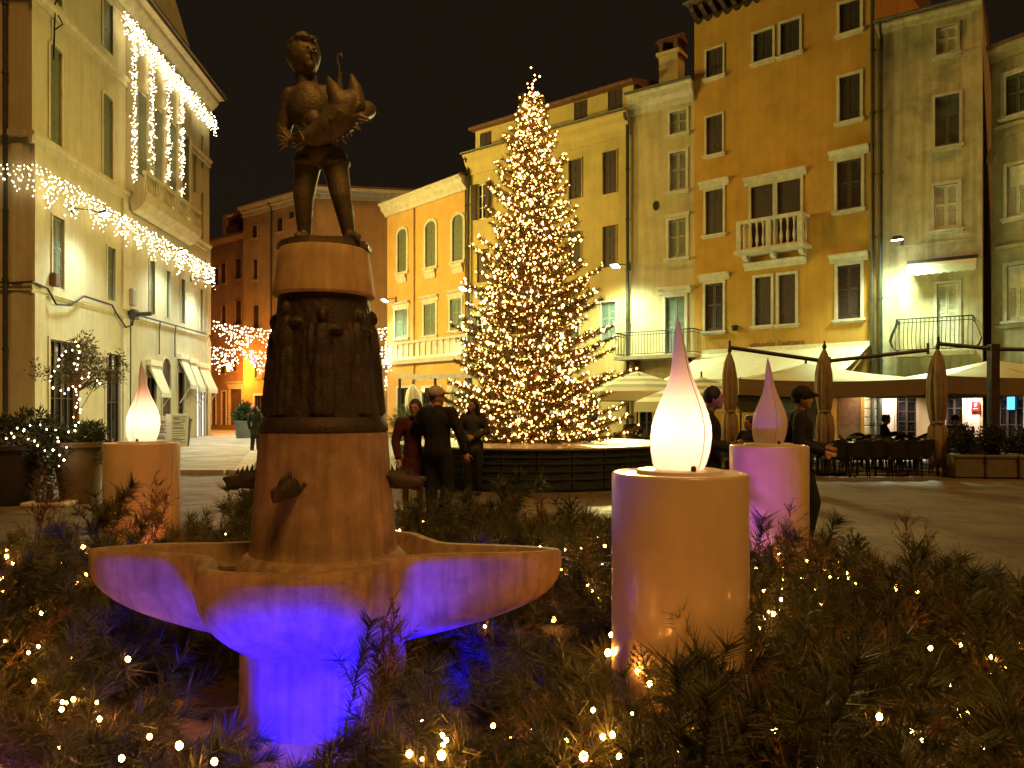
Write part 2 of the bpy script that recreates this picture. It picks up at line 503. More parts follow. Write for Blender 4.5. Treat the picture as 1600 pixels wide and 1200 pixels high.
# ================================================================== FACADES
class Facade:
    """a building front standing between two plan points, left to right as seen; local x along it, y into the building"""
    def __init__(s, name, A, B, H, depth, wall, label, cat='building', recess=0.13):
        s.A = Vector(A); s.B = Vector(B); s.L = (s.B-s.A).length
        s.u = (s.B-s.A).normalized(); s.n = Vector((-s.u.y, s.u.x))      # n points into the building
        s.rz = math.atan2(s.u.y, s.u.x)
        s.root = empty(name, (s.A.x, s.A.y, 0), s.rz, label, cat)
        s.H = H; s.depth = depth; s.wall = wall; s.open = []; s.todo = []; s.recess = recess
    def sz(s, px, py, off=0.0):
        """distance along the front and height of a point of the front plane (moved outwards by off) seen at a pixel"""
        dx = (px-800)/F
        A = s.A - s.n*off
        # A.x + a*ux = dx*t ; A.y + a*uy = t
        a = (dx*A.y - A.x)/(s.u.x - dx*s.u.y)
        t = A.y + a*s.u.y
        return a, EYE - (py-HOR)/F*t
    def world(s, a, y, z):
        p = s.A + s.u*a + s.n*y
        return Vector((p.x, p.y, z))
    def rect(s, x0, x1, yt, yb, off=0.0):
        xm = (x0+x1)/2
        return s.sz(x0, 600, off)[0], s.sz(x1, 600, off)[0], s.sz(xm, yb, off)[1], s.sz(xm, yt, off)[1]
    def window(s, x0, x1, yt, yb, style='plank', shut='shut_brown', fw=0.10, frame='stone_white', lintel=None, sill=True, pitch=0.055, local=None, **kw):
        r = local if local else s.rect(x0, x1, yt, yb)
        s.open.append(r)
        s.todo.append((r, style, shut, fw, frame, lintel, sill, pitch, kw))
    def wall_mesh(s, x0, x1, z0, z1, y, opens, rec):
        mb = MB()
        xs = sorted({x0, x1, *[min(max(v, x0), x1) for o in opens for v in o[:2]]})
        zs = sorted({z0, z1, *[min(max(v, z0), z1) for o in opens for v in o[2:]]})
        for i in range(len(xs)-1):
            for j in range(len(zs)-1):
                cx = (xs[i]+xs[i+1])/2; cz = (zs[j]+zs[j+1])/2
                if any(o[0] < cx < o[1] and o[2] < cz < o[3] for o in opens): continue
                mb.quad((xs[i], y, zs[j]), (xs[i+1], y, zs[j]), (xs[i+1], y, zs[j+1]), (xs[i], y, zs[j+1]))
        for a, b, c, d in opens:
            mb.quad((a, y, c), (a, y+rec, c), (a, y+rec, d), (a, y, d))
            mb.quad((b, y, d), (b, y+rec, d), (b, y+rec, c), (b, y, c))
            mb.quad((a, y, d), (a, y+rec, d), (b, y+rec, d), (b, y, d))
            mb.quad((a, y, c), (b, y, c), (b, y+rec, c), (a, y+rec, c))
            mb.quad((a, y+rec, c), (b, y+rec, c), (b, y+rec, d), (a, y+rec, d))
        return mb
    def finish(s, roof_h=1.2, eave=0.45, roof=True, over=0.0):
        mb = s.wall_mesh(0, s.L, -0.3, s.H, 0.0, s.open, s.recess)
        L, H, D = s.L, s.H, s.depth
        mb.quad((0, D, -.3), (0, 0, -.3), (0, 0, H), (0, D, H))
        mb.quad((L, 0, -.3), (L, D, -.3), (L, D, H), (L, 0, H))
        mb.quad((L, D, -.3), (0, D, -.3), (0, D, H), (L, D, H))
        mb.quad((0, 0, H), (L, 0, H), (L, D, H), (0, D, H))
        mb.build('wall', s.wall, s.root)
        if roof:
            r = MB()
            prof = [(-eave, H+0.03), (-eave, H+0.13), (D*0.5, H+roof_h+0.1), (D+eave, H+0.13), (D+eave, H+0.03)]
            r.prism(prof, -over, L+over)
            s.roof = r.build('roof', M['roof'], s.root)
        for t in s.todo: s.make_window(*t)
    def make_window(s, r, style, shut, fw, frame, lintel, sill, pitch, kw):
        a, b, c, d = r
        y0 = kw.get('y', 0.0)
        fm = M[frame]; sm = M[shut]
        pr = kw.get('proud', 0.045)
        mb = MB()
        top = d+fw
        if style == 'arch':
            n = 12; cx = (a+b)/2; rad = (b-a)/2; zs = d-rad*kw.get('rise', 1.0)
            ins = [(a, c), (a, zs)] + [(cx-rad*math.cos(PI*k/n), zs+rad*kw.get('rise', 1.0)*math.sin(PI*k/n)) for k in range(1, n)] + [(b, zs), (b, c)]
            R2 = rad+fw
            outs = [(a-fw, c), (a-fw, zs)] + [(cx-R2*math.cos(PI*k/n), zs+(rad*kw.get('rise', 1.0)+fw)*math.sin(PI*k/n)) for k in range(1, n)] + [(b+fw, zs), (b+fw, c)]
            for k in range(len(ins)-1):
                p, q, p2, q2 = ins[k], ins[k+1], outs[k], outs[k+1]
                mb.add([(p[0], y0-pr, p[1]), (q[0], y0-pr, q[1]), (q2[0], y0-pr, q2[1]), (p2[0], y0-pr, p2[1]),
                        (p[0], y0+.06, p[1]), (q[0], y0+.06, q[1]), (q2[0], y0+.03, q2[1]), (p2[0], y0+.03, p2[1])],
                       [(0, 3, 2, 1), (0, 1, 5, 4), (2, 3, 7, 6)])
            # spandrels close the square opening above the arch
            for side in (0, 1):
                X = a if side == 0 else b
                arc = ins[1:2+n//2] if side == 0 else ins[n//2+1:n+2]
                pts = [(X, y0+.004, d)] + [(p[0], y0+.004, p[1]) for p in (reversed(arc) if side == 0 else reversed(arc))]
                mb2 = MB(); mb2.add(pts, [tuple(range(len(pts)))]); mb2.build('spandrel', s.wall, s.root)
        else:
            mb.box(a-fw, y0-pr, c, a, y0+.03, d)
            mb.box(b, y0-pr, c, b+fw, y0+.03, d)
            mb.box(a-fw, y0-pr-.002, d, b+fw, y0+.03, d+fw)
        if fw <= 0.001:
            mb = MB(); mb.box(a, y0+.03, d-.04, b, y0+.10, d)
        w = mb.build('window' if style != 'door' else 'door', fm, s.root)
        if sill:
            k = MB()
            k.box(a-fw-.06, y0-.13, c-.09, b+fw+.06, y0+.03, c-.004)
            k.box(a-fw-.02, y0-.08, c-.15, b+fw+.02, y0+.03, c-.092)
            k.build('sill', fm, w)
        if lintel == 'cornice':
            k = MB(); z = d+fw+.004; e = kw.get('le', 0.16)
            k.prism([(y0+.03, z), (y0-.05, z), (y0-.06, z+.14), (y0-.12, z+.17), (y0-.20, z+.24), (y0-.20, z+.29), (y0+.03, z+.31)], a-fw-e, b+fw+e)
            k.build('lintel', fm, w)
        elif lintel == 'plain':
            k = MB(); z = d+fw+.004
            k.box(a-fw-.05, y0-.10, z, b+fw+.05, y0+.03, z+.12); k.build('lintel', fm, w)
        yy = y0+kw.get('set', 0.045)
        mid = (a+b)/2
        ztop = d if style != 'arch' else d-(b-a)/2*kw.get('rise', 1.0)*0.0
        if style in ('plank', 'louvre', 'mixed', 'arch'):
            leaves = [(a+.008, mid-.005), (mid+.005, b-.008)] if kw.get('two', True) else [(a+.008, b-.008)]
            for (p, q) in leaves:
                s.leaf(p, q, c+.01, ztop-.01, yy, 'plank' if style == 'arch' else style, pitch).build('shutter', sm, w)
        elif style == 'arch_panel':
            pass
        elif style in ('glass', 'open', 'door'):
            gl = MB(); gl.box(a+.004, yy+.045, c+.004, b-.004, yy+.055, d-.004); gl.build('pane', M[kw.get('glass', 'glass_dark')], w)
            sh = MB()
            sw = .055
            nm = kw.get('mull', 1); nh = kw.get('bars', 2)
            sh.box(a, yy, c, a+sw, yy+.04, d); sh.box(b-sw, yy, c, b, yy+.04, d)
            sh.box(a+sw, yy, c, b-sw, yy+.04, c+sw*1.6); sh.box(a+sw, yy, d-sw, b-sw, yy+.04, d)
            for k in range(nm):
                xm = a+(b-a)*(k+1)/(nm+1); sh.box(xm-.035, yy-.003, c+sw*1.6, xm+.035, yy+.04, d-sw)
            for k in range(nh):
                zm = c+(d-c)*(k+1)/(nh+1); sh.box(a+sw, yy+.006, zm-.016, b-sw, yy+.036, zm+.016)
            sh.build('sash', M[kw.get('sash', 'shut_white')], w)
            if style == 'open':
                hw = (b-a)/2
                for sg, X in ((-1, a-fw*0.2), (1, b+fw*0.2)):
                    lf = s.leaf(0, hw, c, d, 0, kw.get('leafstyle', 'plank'), pitch)
                    o = lf.build('shutter', sm, w)
                    o.location = (X, y0-.05-pr, 0)
                    o.rotation_euler = (0, 0, (PI+R(14)) if sg < 0 else -R(14))
    @staticmethod
    def leaf(p, q, c, d, yy, style, pitch):
        sh = MB()
        if style == 'plank':
            nb = max(2, int(round((q-p)/0.14)))
            for k in range(nb):
                sh.box(p+(q-p)*k/nb+.003, yy, c, p+(q-p)*(k+1)/nb-.003, yy+.028+0.004*(k % 2), d)
            for zz in (c+.22*(d-c), c+.78*(d-c)):
                sh.box(p+.02, yy-.016, zz-.05, q-.02, yy-.001, zz+.05)
        else:
            st = min(.065, (q-p)*.16)
            sh.box(p, yy, c, p+st, yy+.04, d); sh.box(q-st, yy, c, q, yy+.04, d)
            rails = [(c, c+.10), (d-.08, d)]
            zm = c+(d-c)*(.55 if style == 'louvre' else .62)
            rails.append((zm-.04, zm+.04))
            for z0, z1 in rails: sh.box(p+st, yy+.002, z0, q-st, yy+.038, z1)
            for lo, hi in ((c+.10, zm-.04), (zm+.04, d-.08)):
                if style == 'mixed' and lo > zm:
                    sh.box(p+st, yy+.012, lo, q-st, yy+.026, hi); continue
                n = max(2, int((hi-lo)/pitch)); ph = (hi-lo)/n
                for k in range(n):
                    z = lo+ph*k
                    sh.prism([(yy+.004, z+.1*ph), (yy+.012, z+.02*ph), (yy+.036, z+.78*ph), (yy+.028, z+.86*ph)], p+st, q-st)
        return sh
    def band(s, z0, h, out, mname='stone_white', x0=None, x1=None, name='string_course', prof=None, y=0.0):
        x0 = 0 if x0 is None else x0; x1 = s.L if x1 is None else x1
        k = MB()
        if prof is None:
            k.prism([(y+.03, z0), (y-out*.5, z0), (y-out, z0+h*.55), (y-out, z0+h), (y+.03, z0+h*1.15)], x0, x1)
        else:
            k.prism([(y+a, z0+b) for a, b in prof], x0, x1)
        return k.build(name, M[mname], s.root)
    def pipe(s, a, z0, z1, r=0.055, out=0.11, m='pipe', swan=True):
        pts = [(a, -out, z0), (a, -out, z1-.5 if swan else z1)]
        if swan: pts += [(a, -out, z1-.45), (a, -out-.02, z1-.38), (a, -out-.22, z1-.15), (a, -out-.26, z1)]
        k = MB(); k.tube(pts, r, 8)
        z = z0+1.0
        while z < z1-1:
            k.lathe([(r*1.35, z), (r*1.35, z+.06)], 8, (a, -out, 0)); k.box(a-.012, -out+r*.8, z+.01, a+.012, .02, z+.05)
            z += 2.1
        return k.build('downpipe', M[m], s.root, smooth=40)
    def gutter(s, z, out, x0=None, x1=None):
        x0 = -.05 if x0 is None else x0; x1 = s.L+.05 if x1 is None else x1
        prof = [(-out-.075*math.cos(t), z-.075*math.sin(t)) for t in [PI*k/6 for k in range(7)]] + [(-out+.065*math.cos(t), z-.06*math.sin(t)) for t in [PI*k/6 for k in range(7)]]
        k = MB(); k.prism(prof, x0, x1); return k.build('gutter', M['gutter'], s.root)

def vpos(px, d):
    return ((px-800)/F*d, d)

C_tallR = vpos(1370, 26.0); C_tallL = vpos(1085, 30.51); C_begL = vpos(985, 32.14); C_yelL = vpos(732, 37.8); C_oraL = vpos(605, 43.3)
C_creR = vpos(1535, 24.31)

# ---------------------------------------------------------------- tall ochre house
T = Facade('tall_house', C_tallL, C_tallR, 17.2, 9, M['ochre'], 'tall ochre house with scalloped eaves, dark shutters and white stone balcony')
for a in [(1104, 1130, 76, 120), (1104, 1129, 181, 241)]:
    T.window(*a, style='plank', fw=0.07)
T.window(1103, 1130, 297, 366, 'plank', fw=0.09, lintel='cornice')
T.window(1102, 1130, 443, 517, 'louvre', fw=0.09, lintel='cornice')
T.window(1178, 1207.5, 49, 95, 'plank', 'shut_black', fw=0.09)
T.window(1220, 1249.5, 33, 84, 'plank', 'shut_black', fw=0.09)
T.window(1174, 1208, 290, 384, 'plank', fw=0.10, sill=False, two=False)
T.window(1215, 1251, 282, 378, 'plank', fw=0.10, sill=False, two=False)
T.window(1180, 1205, 433, 508, 'plank', fw=0.10, two=False)
T.window(1217, 1243, 429, 506, 'plank', fw=0.10, two=False)
T.window(1312, 1344, 3, 50, 'plank', 'shut_black', fw=0.10)
T.window(1312, 1344, 118, 188, 'plank', 'shut_black', fw=0.10)
T.window(1308, 1346, 250, 327, 'louvre', fw=0.10, lintel='cornice')
T.window(1309, 1345, 414, 498, 'louvre', fw=0.10, lintel='cornice', pitch=0.075)
T.window(1296, 1330, 604, 690, 'door', 'wood_dark', fw=0.0, sill=False, sash='wood_dark', mull=3, bars=0, glass='wood_dark') if False else None
T.finish(1.6, 0.75)
for (x0, x1, y) in ((1168, 1256, 278), (1168, 1256, 414)):
    a, b, c, d = T.rect(x0, x1, y-1, y+1)
    k = MB(); z = (c+d)/2
    k.prism([(.03, z-.1), (-.05, z-.1), (-.06, z), (-.12, z+.04), (-.22, z+.12), (-.22, z+.17), (.03, z+.2)], a-.1, b+.1)
    k.build('lintel', M['stone_white'], T.root)
# scalloped rafter tails under the eave
n_ = 17
for i in range(n_):
    x = (i+.5)*T.L/n_
    k = MB()
    k.prism([(.02, T.H-.30), (-.22, T.H-.34), (-.40, T.H-.26), (-.55, T.H-.22), (-.66, T.H-.10), (-.66, T.H+.02), (.02, T.H+.02)], x-.085, x+.085)
    k.build('rafter_tail', M['wood_dark'], T.root)
k = MB()
prof = []
npt = n_*8
zs_ = [T.H-.30-.20*abs(math.sin(PI*i/8)) for i in range(npt+1)]
for i in range(npt):
    x0, x1 = T.L*i/npt, T.L*(i+1)/npt
    k.add([(x0, -.035, zs_[i]), (x1, -.035, zs_[i+1]), (x1, -.035, T.H+.01), (x0, -.035, T.H+.01), (x0, .02, zs_[i]), (x1, .02, zs_[i+1])], [(0, 1, 2, 3), (0, 4, 5, 1)])
k.build('scalloped_frieze', M['wood_dark'], T.root)
T.gutter(T.H+.10, .80)
T.pipe(T.L-.10, 0, T.H, 0.07, 0.13)
# stone balcony
a0, zt0 = T.sz(1148, 345, .0); a1, zt1 = T.sz(1256, 327, .0)
a, b, zb, zt = T.rect(1160, 1250, 340, 380)
out = 0.75
sa, _ = T.sz(1150, 380, out); sb, _ = T.sz(1253, 380, out)
zfl = T.sz(1200, 384, out)[1]; zrl = T.sz(1200, 338, out)[1]
k = MB(); k.box(sa-.08, -out-.08, zfl-.16, sb+.08, .0, zfl-.06); k.box(sa-.03, -out-.03, zfl-.058, sb+.03, 0, zfl)
bal = k.build('balcony', M['stone_white'], T.root)
k = MB(); k.box(sa, -out, zrl-.13, sb, -out+.16, zrl); k.box(sa, -out+.161, zrl-.13, sa+.16, 0, zrl); k.box(sb-.16, -out+.161, zrl-.13, sb, 0, zrl)
k.build('handrail', M['stone_white'], bal)
for x in (sa, (sa+sb)/2-.09, sb-.18):
    k = MB(); k.box(x, -out, zfl, x+.18, -out+.16, zrl-.131); k.build('post', M['stone_white'], bal)
hb = zrl-.131-zfl
bprof = [(.055, 0), (.055, .05*hb), (.03, .09*hb), (.062, .3*hb), (.05, .42*hb), (.026, .62*hb), (.04, .84*hb), (.055, .92*hb), (.055, hb)]
bm_ = MB().lathe(bprof, 10).mesh('baluster', 60)
nb = 4
for seg in (0, 1):
    x0 = sa+.18 if seg == 0 else (sa+sb)/2+.09; x1 = (sa+sb)/2-.09 if seg == 0 else sb-.18
    for i in range(nb):
        put('baluster', bm_, M['stone_white'], bal, loc=(x0+(x1-x0)*(i+.5)/nb, -out+.08, zfl))
for i in range(2):
    for X in (sa+.08, sb-.08): put('baluster', bm_, M['stone_white'], bal, loc=(X, -out+.30+.22*i, zfl))
for x in (sa+.1, (sa+sb)/2-.08, sb-.26):
    k = MB(); k.prism([(0, zfl-.60), (-.10, zfl-.60), (-.16, zfl-.48), (-.14, zfl-.40), (-.34, zfl-.34), (-.44, zfl-.26), (-.46, zfl-.162), (0, zfl-.162)], x, x+.16)
    k.build('corbel', M['stone_white'], bal)
# round wall vent + cut-out letters over the wine bar awning
a_, z_ = T.sz(1150, 513); k = MB(); k.lathe([(.0, 0), (.09, .0), (.13, .16), (.13, .2)], 12, (a_, -.12, z_-.1)); k.build('wall_bracket', M['iron'], T.root)

def text_mesh(body, size, name, extrude=0.008):
    cu = bpy.data.curves.new(name, 'FONT'); cu.body = body; cu.size = size; cu.extrude = extrude
    o = bpy.data.objects.new('tmp', cu); COL.objects.link(o)
    dg = bpy.context.evaluated_depsgraph_get()
    me = bpy.data.meshes.new_from_object(o.evaluated_get(dg))
    bpy.data.objects.remove(o); bpy.data.curves.remove(cu)
    return me
M['letters'] = mat('faded_brown_letters', (0.22, 0.13, 0.035), 0.8, var=0.2)
a_, z_ = T.sz(1171, 544); b_, _ = T.sz(1258, 540)
me = text_mesh('vineria butana', 0.42, 'lettering')
xs_ = [v.co.x for v in me.vertices]; wid = max(xs_)-min(xs_)
o = put('lettering', me, M['letters'], T.root, loc=(a_, -.012, z_-.02), rot=(R(90), 0, 0)); o.scale = ((b_-a_)/wid, 1, 1)

# ---------------------------------------------------------------- narrow beige house with iron balcony
N_ = Facade('narrow_house', C_begL, C_tallL, 15.0, 9, M['beige'], 'narrow beige house with one window per floor and a chimney')
H_n = N_.sz(1035, 142)[1]; N_.H = H_n
N_.window(1047, 1073, 174, 209, 'louvre', 'shut_grey', fw=0.10)
N_.window(1047, 1072, 238, 298, 'louvre', 'shut_grey', fw=0.10)
N_.window(1045, 1072, 343, 403, 'louvre', 'shut_grey', fw=0.12, lintel='plain')
N_.window(1040, 1070, 464, 552, 'louvre', 'shut_green', fw=0.12, lintel='cornice', sill=False)
N_.window(1000, 1020, 600, 690, 'door', fw=0.06, sill=False, sash='wood_dark')
N_.window(1040, 1075, 600, 690, 'door', fw=0.06, sill=False, sash='wood_dark')
N_.finish(1.3, 0.4)
N_.band(H_n-.75, .0, 0, prof=[(.03, 0), (-.10, 0), (-.14, .25), (-.28, .42), (-.30, .66), (-.40, .74), (-.40, .80), (.03, .80)], name='cornice')
N_.gutter(H_n+.10, .47)
a_, z_ = N_.sz(1025, 322); k = MB(); k.lathe([(.02, 0), (.12, .0), (.15, .03), (.15, .045)], 16); o = k.build('vent', M['iron'], N_.root, loc=(a_, 0, z_), rot=(R(90), 0, 0)); o.scale = (.8, 1.25, 1)
a_, z_ = N_.sz(1025, 137)
ch = MB(); ch.box(a_-.42, 1.2, H_n, a_+.42, 1.95, H_n+2.0); ch.box(a_-.52, 1.1, H_n+2.002, a_+.52, 2.05, H_n+2.15)
chim = ch.build('chimney', M['beige'], N_.root)
ch = MB()
for x in (a_-.42, a_+.24): ch.box(x, 1.2, H_n+2.152, x+.18, 1.95, H_n+2.6)
ch.prism([(1.05, H_n+2.602), (1.58, H_n+2.95), (2.1, H_n+2.602)], a_-.55, a_+.55); ch.build('chimney_cap', M['roof'], chim)
# iron balcony
def iron_balcony(fac, x0, x1, yt, yb, out, bulge=0.0, nb=22, matn='iron', slab='stone_white'):
    sa, _ = fac.sz(x0, yb, out); sb, _ = fac.sz(x1, yb, out)
    xm = (x0+x1)/2
    zf = fac.sz(xm, yb, out)[1]; zt = fac.sz(xm, yt, out)[1]
    k = MB(); k.box(sa-.05, -out-.06, zf-.16, sb+.05, 0, zf-.02)
    B = k.build('balcony', M[slab], fac.root)
    k = MB()
    for z, r in ((zt, .024), (zt-.12, .014), (zf+.06, .016)):
        o_ = out if z > zf+.2 else out+bulge*.2
        k.tube([(sa, 0, z), (sa, -o_, z), (sb, -o_, z), (sb, 0, z)], r, 6)
    k.build('handrail', M[matn], B)
    H = zt-zf
    if bulge:
        pts = [(0, -bulge*.1, .05*H), (0, -bulge*.7, .18*H), (0, -bulge, .36*H), (0, -bulge*.75, .55*H), (0, -bulge*.25, .8*H), (0, 0, H)]
    else:
        pts = [(0, 0, .05*H), (0, 0, H)]
    bme = MB().tube(pts, .011, 5).mesh('bar')
    for i in range(nb+1):
        put('bar', bme, M[matn], B, loc=(sa+(sb-sa)*i/nb, -out, zf))
    nd = max(2, int(nb*out/(sb-sa)))
    for i in range(1, nd):
        put('bar', bme, M[matn], B, loc=(sa, -out*i/nd, zf), rz=-PI/2); put('bar', bme, M[matn], B, loc=(sb, -out*i/nd, zf), rz=PI/2)
    return B, sa, sb, zf, zt
B_, sa, sb, zf, zt = iron_balcony(N_, 962, 1083, 517, 554, 0.85, 0.0, 26)
for x in (sa+.5, sb-.6):
    k = MB(); k.prism([(0, zf-.7), (-.15, zf-.66), (-.30, zf-.42), (-.62, zf-.34), (-.66, zf-.162), (0, zf-.162)], x, x+.2); k.build('corbel', M['wood'], B_)

# ---------------------------------------------------------------- yellow house behind the tree
Y = Facade('yellow_house', C_yelL, C_begL, 13.7, 9, M['yellow'], 'yellow house with brown shutters and set-back attic behind the lit tree')
Hc = Y.sz(850, 216)[1]; Y.H = Hc
for a in [(942, 964, 236, 302), (889, 909, 249, 310), (942, 963, 353, 417), (889, 908, 362, 420), (835, 853, 262, 322), (835, 853, 372, 428), (746, 763, 390, 441)]:
    Y.window(*a, style='plank', fw=0.025, sill=False, two=True, frame='yellow')
for a in [(746, 760, 287, 343), (745, 760, 493, 535)]:
    Y.window(*a, style='open', fw=0.03, sill=False, frame='yellow', shut='shut_brown', mull=1, bars=2)
Y.window(939.5, 962.5, 472, 530, 'louvre', 'shut_green', fw=0.06, sill=False)
Y.window(884, 905, 478, 532, 'louvre', 'shut_green', fw=0.06, sill=False)
for (x0, x1) in ((760, 790), (830, 860), (905, 935)):
    Y.window(x0, x1, 600, 690, 'door', fw=0.08, sill=False, sash='wood_dark')
Y.finish(0.5, 0.1, roof=False)
Y.band(Hc-.85, .0, 0, prof=[(.03, 0), (-.08, 0), (-.12, .30), (-.30, .52), (-.34, .74), (-.46, .84), (-.46, .92), (.03, 1.0)], name='cornice', mname='yellow')
Y.gutter(Hc+.14, .53)
Y.pipe(Y.L-.06, 0, Hc, 0.075, 0.14); Y.pipe(.12, 0, Hc, 0.06, 0.14)
# attic storey, set back
Za = Y.sz(870, 162)[1]
ao = []
for (x0, x1, yt, yb) in ((897, 918, 157, 194), (950, 973, 140, 180), (750, 768, 206, 235)):
    ao.append(Y.rect(x0, x1, yt, yb, -0.35))
mb = Y.wall_mesh(.15, Y.L-.05, Hc, Za, 0.35, ao, .12)
mb.quad((.15, 8, Hc), (.15, .35, Hc), (.15, .35, Za), (.15, 8, Za)); mb.quad((Y.L-.05, .35, Hc), (Y.L-.05, 8, Hc), (Y.L-.05, 8, Za), (Y.L-.05, .35, Za))
att = mb.build('attic', M['yellow'], Y.root)
for r in ao:
    for (p, q) in ((r[0]+.01, (r[0]+r[1])/2-.005), ((r[0]+r[1])/2+.005, r[1]-.01)):
        Facade.leaf(p, q, r[2]+.01, r[3]-.01, .39, 'plank', .06).build('shutter', M['shut_brown'], att)
r_ = MB(); r_.prism([(.0, Za), (-.05, Za+.06), (.0, Za+.14), (4.2, Za+1.2), (8.3, Za+.14), (8.3, Za)], 0, Y.L+.1); r_.build('roof', M['roof'], Y.root)

# ---------------------------------------------------------------- orange house
O = Facade('orange_house', C_oraL, C_yelL, 12.2, 9, M['orange'], 'orange house with white arched upper windows and white balustrade band')
Ho = O.sz(660, 303)[1]; O.H = Ho
for a in [(622, 635.5, 358, 425), (665.5, 681, 346, 417), (707.5, 724, 336, 408)]:
    O.window(*a, style='arch', shut='shut_olive', fw=0.16, rise=0.7)
for a in [(618, 637, 484, 528), (663, 681, 475, 524), (704, 721, 467, 516)]:
    O.window(*a, style='louvre', shut='shut_green', fw=0.14, lintel='cornice', le=.1, pitch=0.09)
for (x0, x1) in ((622, 642), (660, 690), (702, 722)):
    O.window(x0, x1, 606, 684, 'door', fw=0.12, sill=False, sash='wood_dark')
O.finish(1.2, 0.5)
for i, a in enumerate([(622, 635.5, 425), (665.5, 681, 417), (707.5, 724, 408)]):
    a0, b0, _, _ = O.rect(a[0], a[1], 300, 400); z = O.sz((a[0]+a[1])/2, a[2])[1]
    k = MB(); k.prism([(.02, z-.62), (-.05, z-.6), (-.10, z-.35), (-.16, z-.3), (-.16, z-.155), (.02, z-.155)], a0-.02, b0+.02); k.build('sill_bracket', M['stone_white'], O.root)
O.band(Ho-.62, 0, 0, prof=[(.03, 0), (-.16, .0), (-.2, .12), (-.42, .3), (-.46, .5), (-.62, .58), (-.62, .66), (.03, .66)], name='cornice')
zb1 = O.sz(660, 534)[1]; zb0 = O.sz(660, 556)[1]
O.band(zb0-.38, 0, 0, prof=[(.03, 0), (-.28, .0), (-.34, .22), (-.30, .36), (.03, .36)], name='string_course', x0=-.1)
O.band(zb1-.02, 0, 0, prof=[(.03, 0), (-.12, .0), (-.16, .14), (.03, .16)], name='string_course', x0=-.05)
zz0, zz1 = zb0-.018, zb1-.022
nb = 14
for i in range(nb+1):
    x = O.L*i/nb
    k = MB(); k.box(x-.10, -.09, zz0, x+.10, .02, zz1); k.build('pilaster', M['stone_white'], O.root)
k = MB(); k.box(0, -.03, zz0, O.L, .02, zz1); k.build('balustrade_panel', M['stone_white'], O.root)
for x in (O.sz(648, 400)[0], O.L-.12): O.pipe(x, 0, Ho, 0.045, 0.08, m='orange' if x < O.L-1 else 'pipe', swan=False)

# ---------------------------------------------------------------- weathered cream house and its right neighbour
K = Facade('cream_house', C_tallR, C_creR, 14.4, 9, M['cream'], 'weathered cream house with stained plaster and bulging iron balcony')
Hk = K.sz(1450, 25)[1]; K.H = Hk
K.window(1463, 1496, 41, 85, 'louvre', 'shut_white', fw=0.07)
K.window(1461, 1499, 149, 228, 'mixed', 'shut_darkgrey', fw=0.08)
K.window(1460, 1497, 288, 358, 'louvre', 'shut_white', fw=0.10)
K.window(1464, 1497, 443, 540, 'louvre', 'shut_white', fw=0.09, sill=False)
K.window(1401, 1432, 612, 690, 'glass', fw=0.05, sash='wood_dark', mull=1, bars=4, sill=False)
K.window(1478, 1504, 612, 690, 'glass', fw=0.05, sash='wood_dark', mull=1, bars=2, sill=False)
K.finish(1.2, 0.35)
K.band(Hk-.22, 0, 0, prof=[(.03, 0), (-.10, .0), (-.14, .12), (-.28, .2), (-.28, .25), (.03, .25)], name='cornice', mname='cream')
K.gutter(Hk+.10, .42); K.pipe(.13, 0, Hk, 0.07, 0.16)
K.band(K.sz(1450, 382)[1], 0, 0, prof=[(.02, 0), (-.05, .0), (-.05, .05), (.02, .05)], name='string_course', mname='cream', x0=.55, x1=K.L-.3)
iron_balcony(K, 1400, 1520, 496, 548, 0.7, 0.22, 18, 'iron', 'cream')
Rr = Facade('corner_cream_house', vpos(1549, 24.6), vpos(1760, 21.6), 12.6, 9, M['grey_yellow'], 'greyish yellow house with arched relief at the right picture edge', )
Hr = Rr.sz(1580, 72)[1]; Rr.H = Hr
Rr.window(1573, 1607, 115, 178, 'louvre', 'shut_darkgrey', fw=0.16)
Rr.window(1574, 1606, 257, 338, 'mixed', 'shut_white', fw=0.10)
Rr.window(1574, 1606, 414, 500, 'mixed', 'shut_white', fw=0.12)
Rr.window(1560, 1600, 612, 690, 'glass', fw=0.05, sash='wood_dark', mull=2, bars=2, sill=False)
Rr.finish(1.2, 0.35)
Rr.band(Hr-.35, 0, 0, prof=[(.03, 0), (-.10, .0), (-.14, .2), (-.28, .3), (-.28, .38), (.03, .38)], name='cornice', mname='grey_yellow')
for y in (198, 388, 512): Rr.band(Rr.sz(1580, y)[1], 0, 0, prof=[(.02, 0), (-.08, .0), (-.12, .10), (-.02, .16), (.02, .16)], name='string_course', mname='grey_yellow', x0=.15)
a_, z_ = Rr.sz(1590, 245); rad = .75
k = MB()
for i in range(14):
    t0, t1 = PI*i/14, PI*(i+1)/14
    k.add([(a_-rr*math.cos(t), y, z_+rr*math.sin(t)) for y in (-.05, .02) for t in (t0, t1) for rr in (rad, rad+.16)], [(0, 2, 3, 1), (1, 3, 7, 5), (0, 4, 6, 2)])
k.build('arch_moulding', M['grey_yellow'], Rr.root)
side = MB(); side.box(-.02, -.0, 0, .5, .3, 1) if False else None

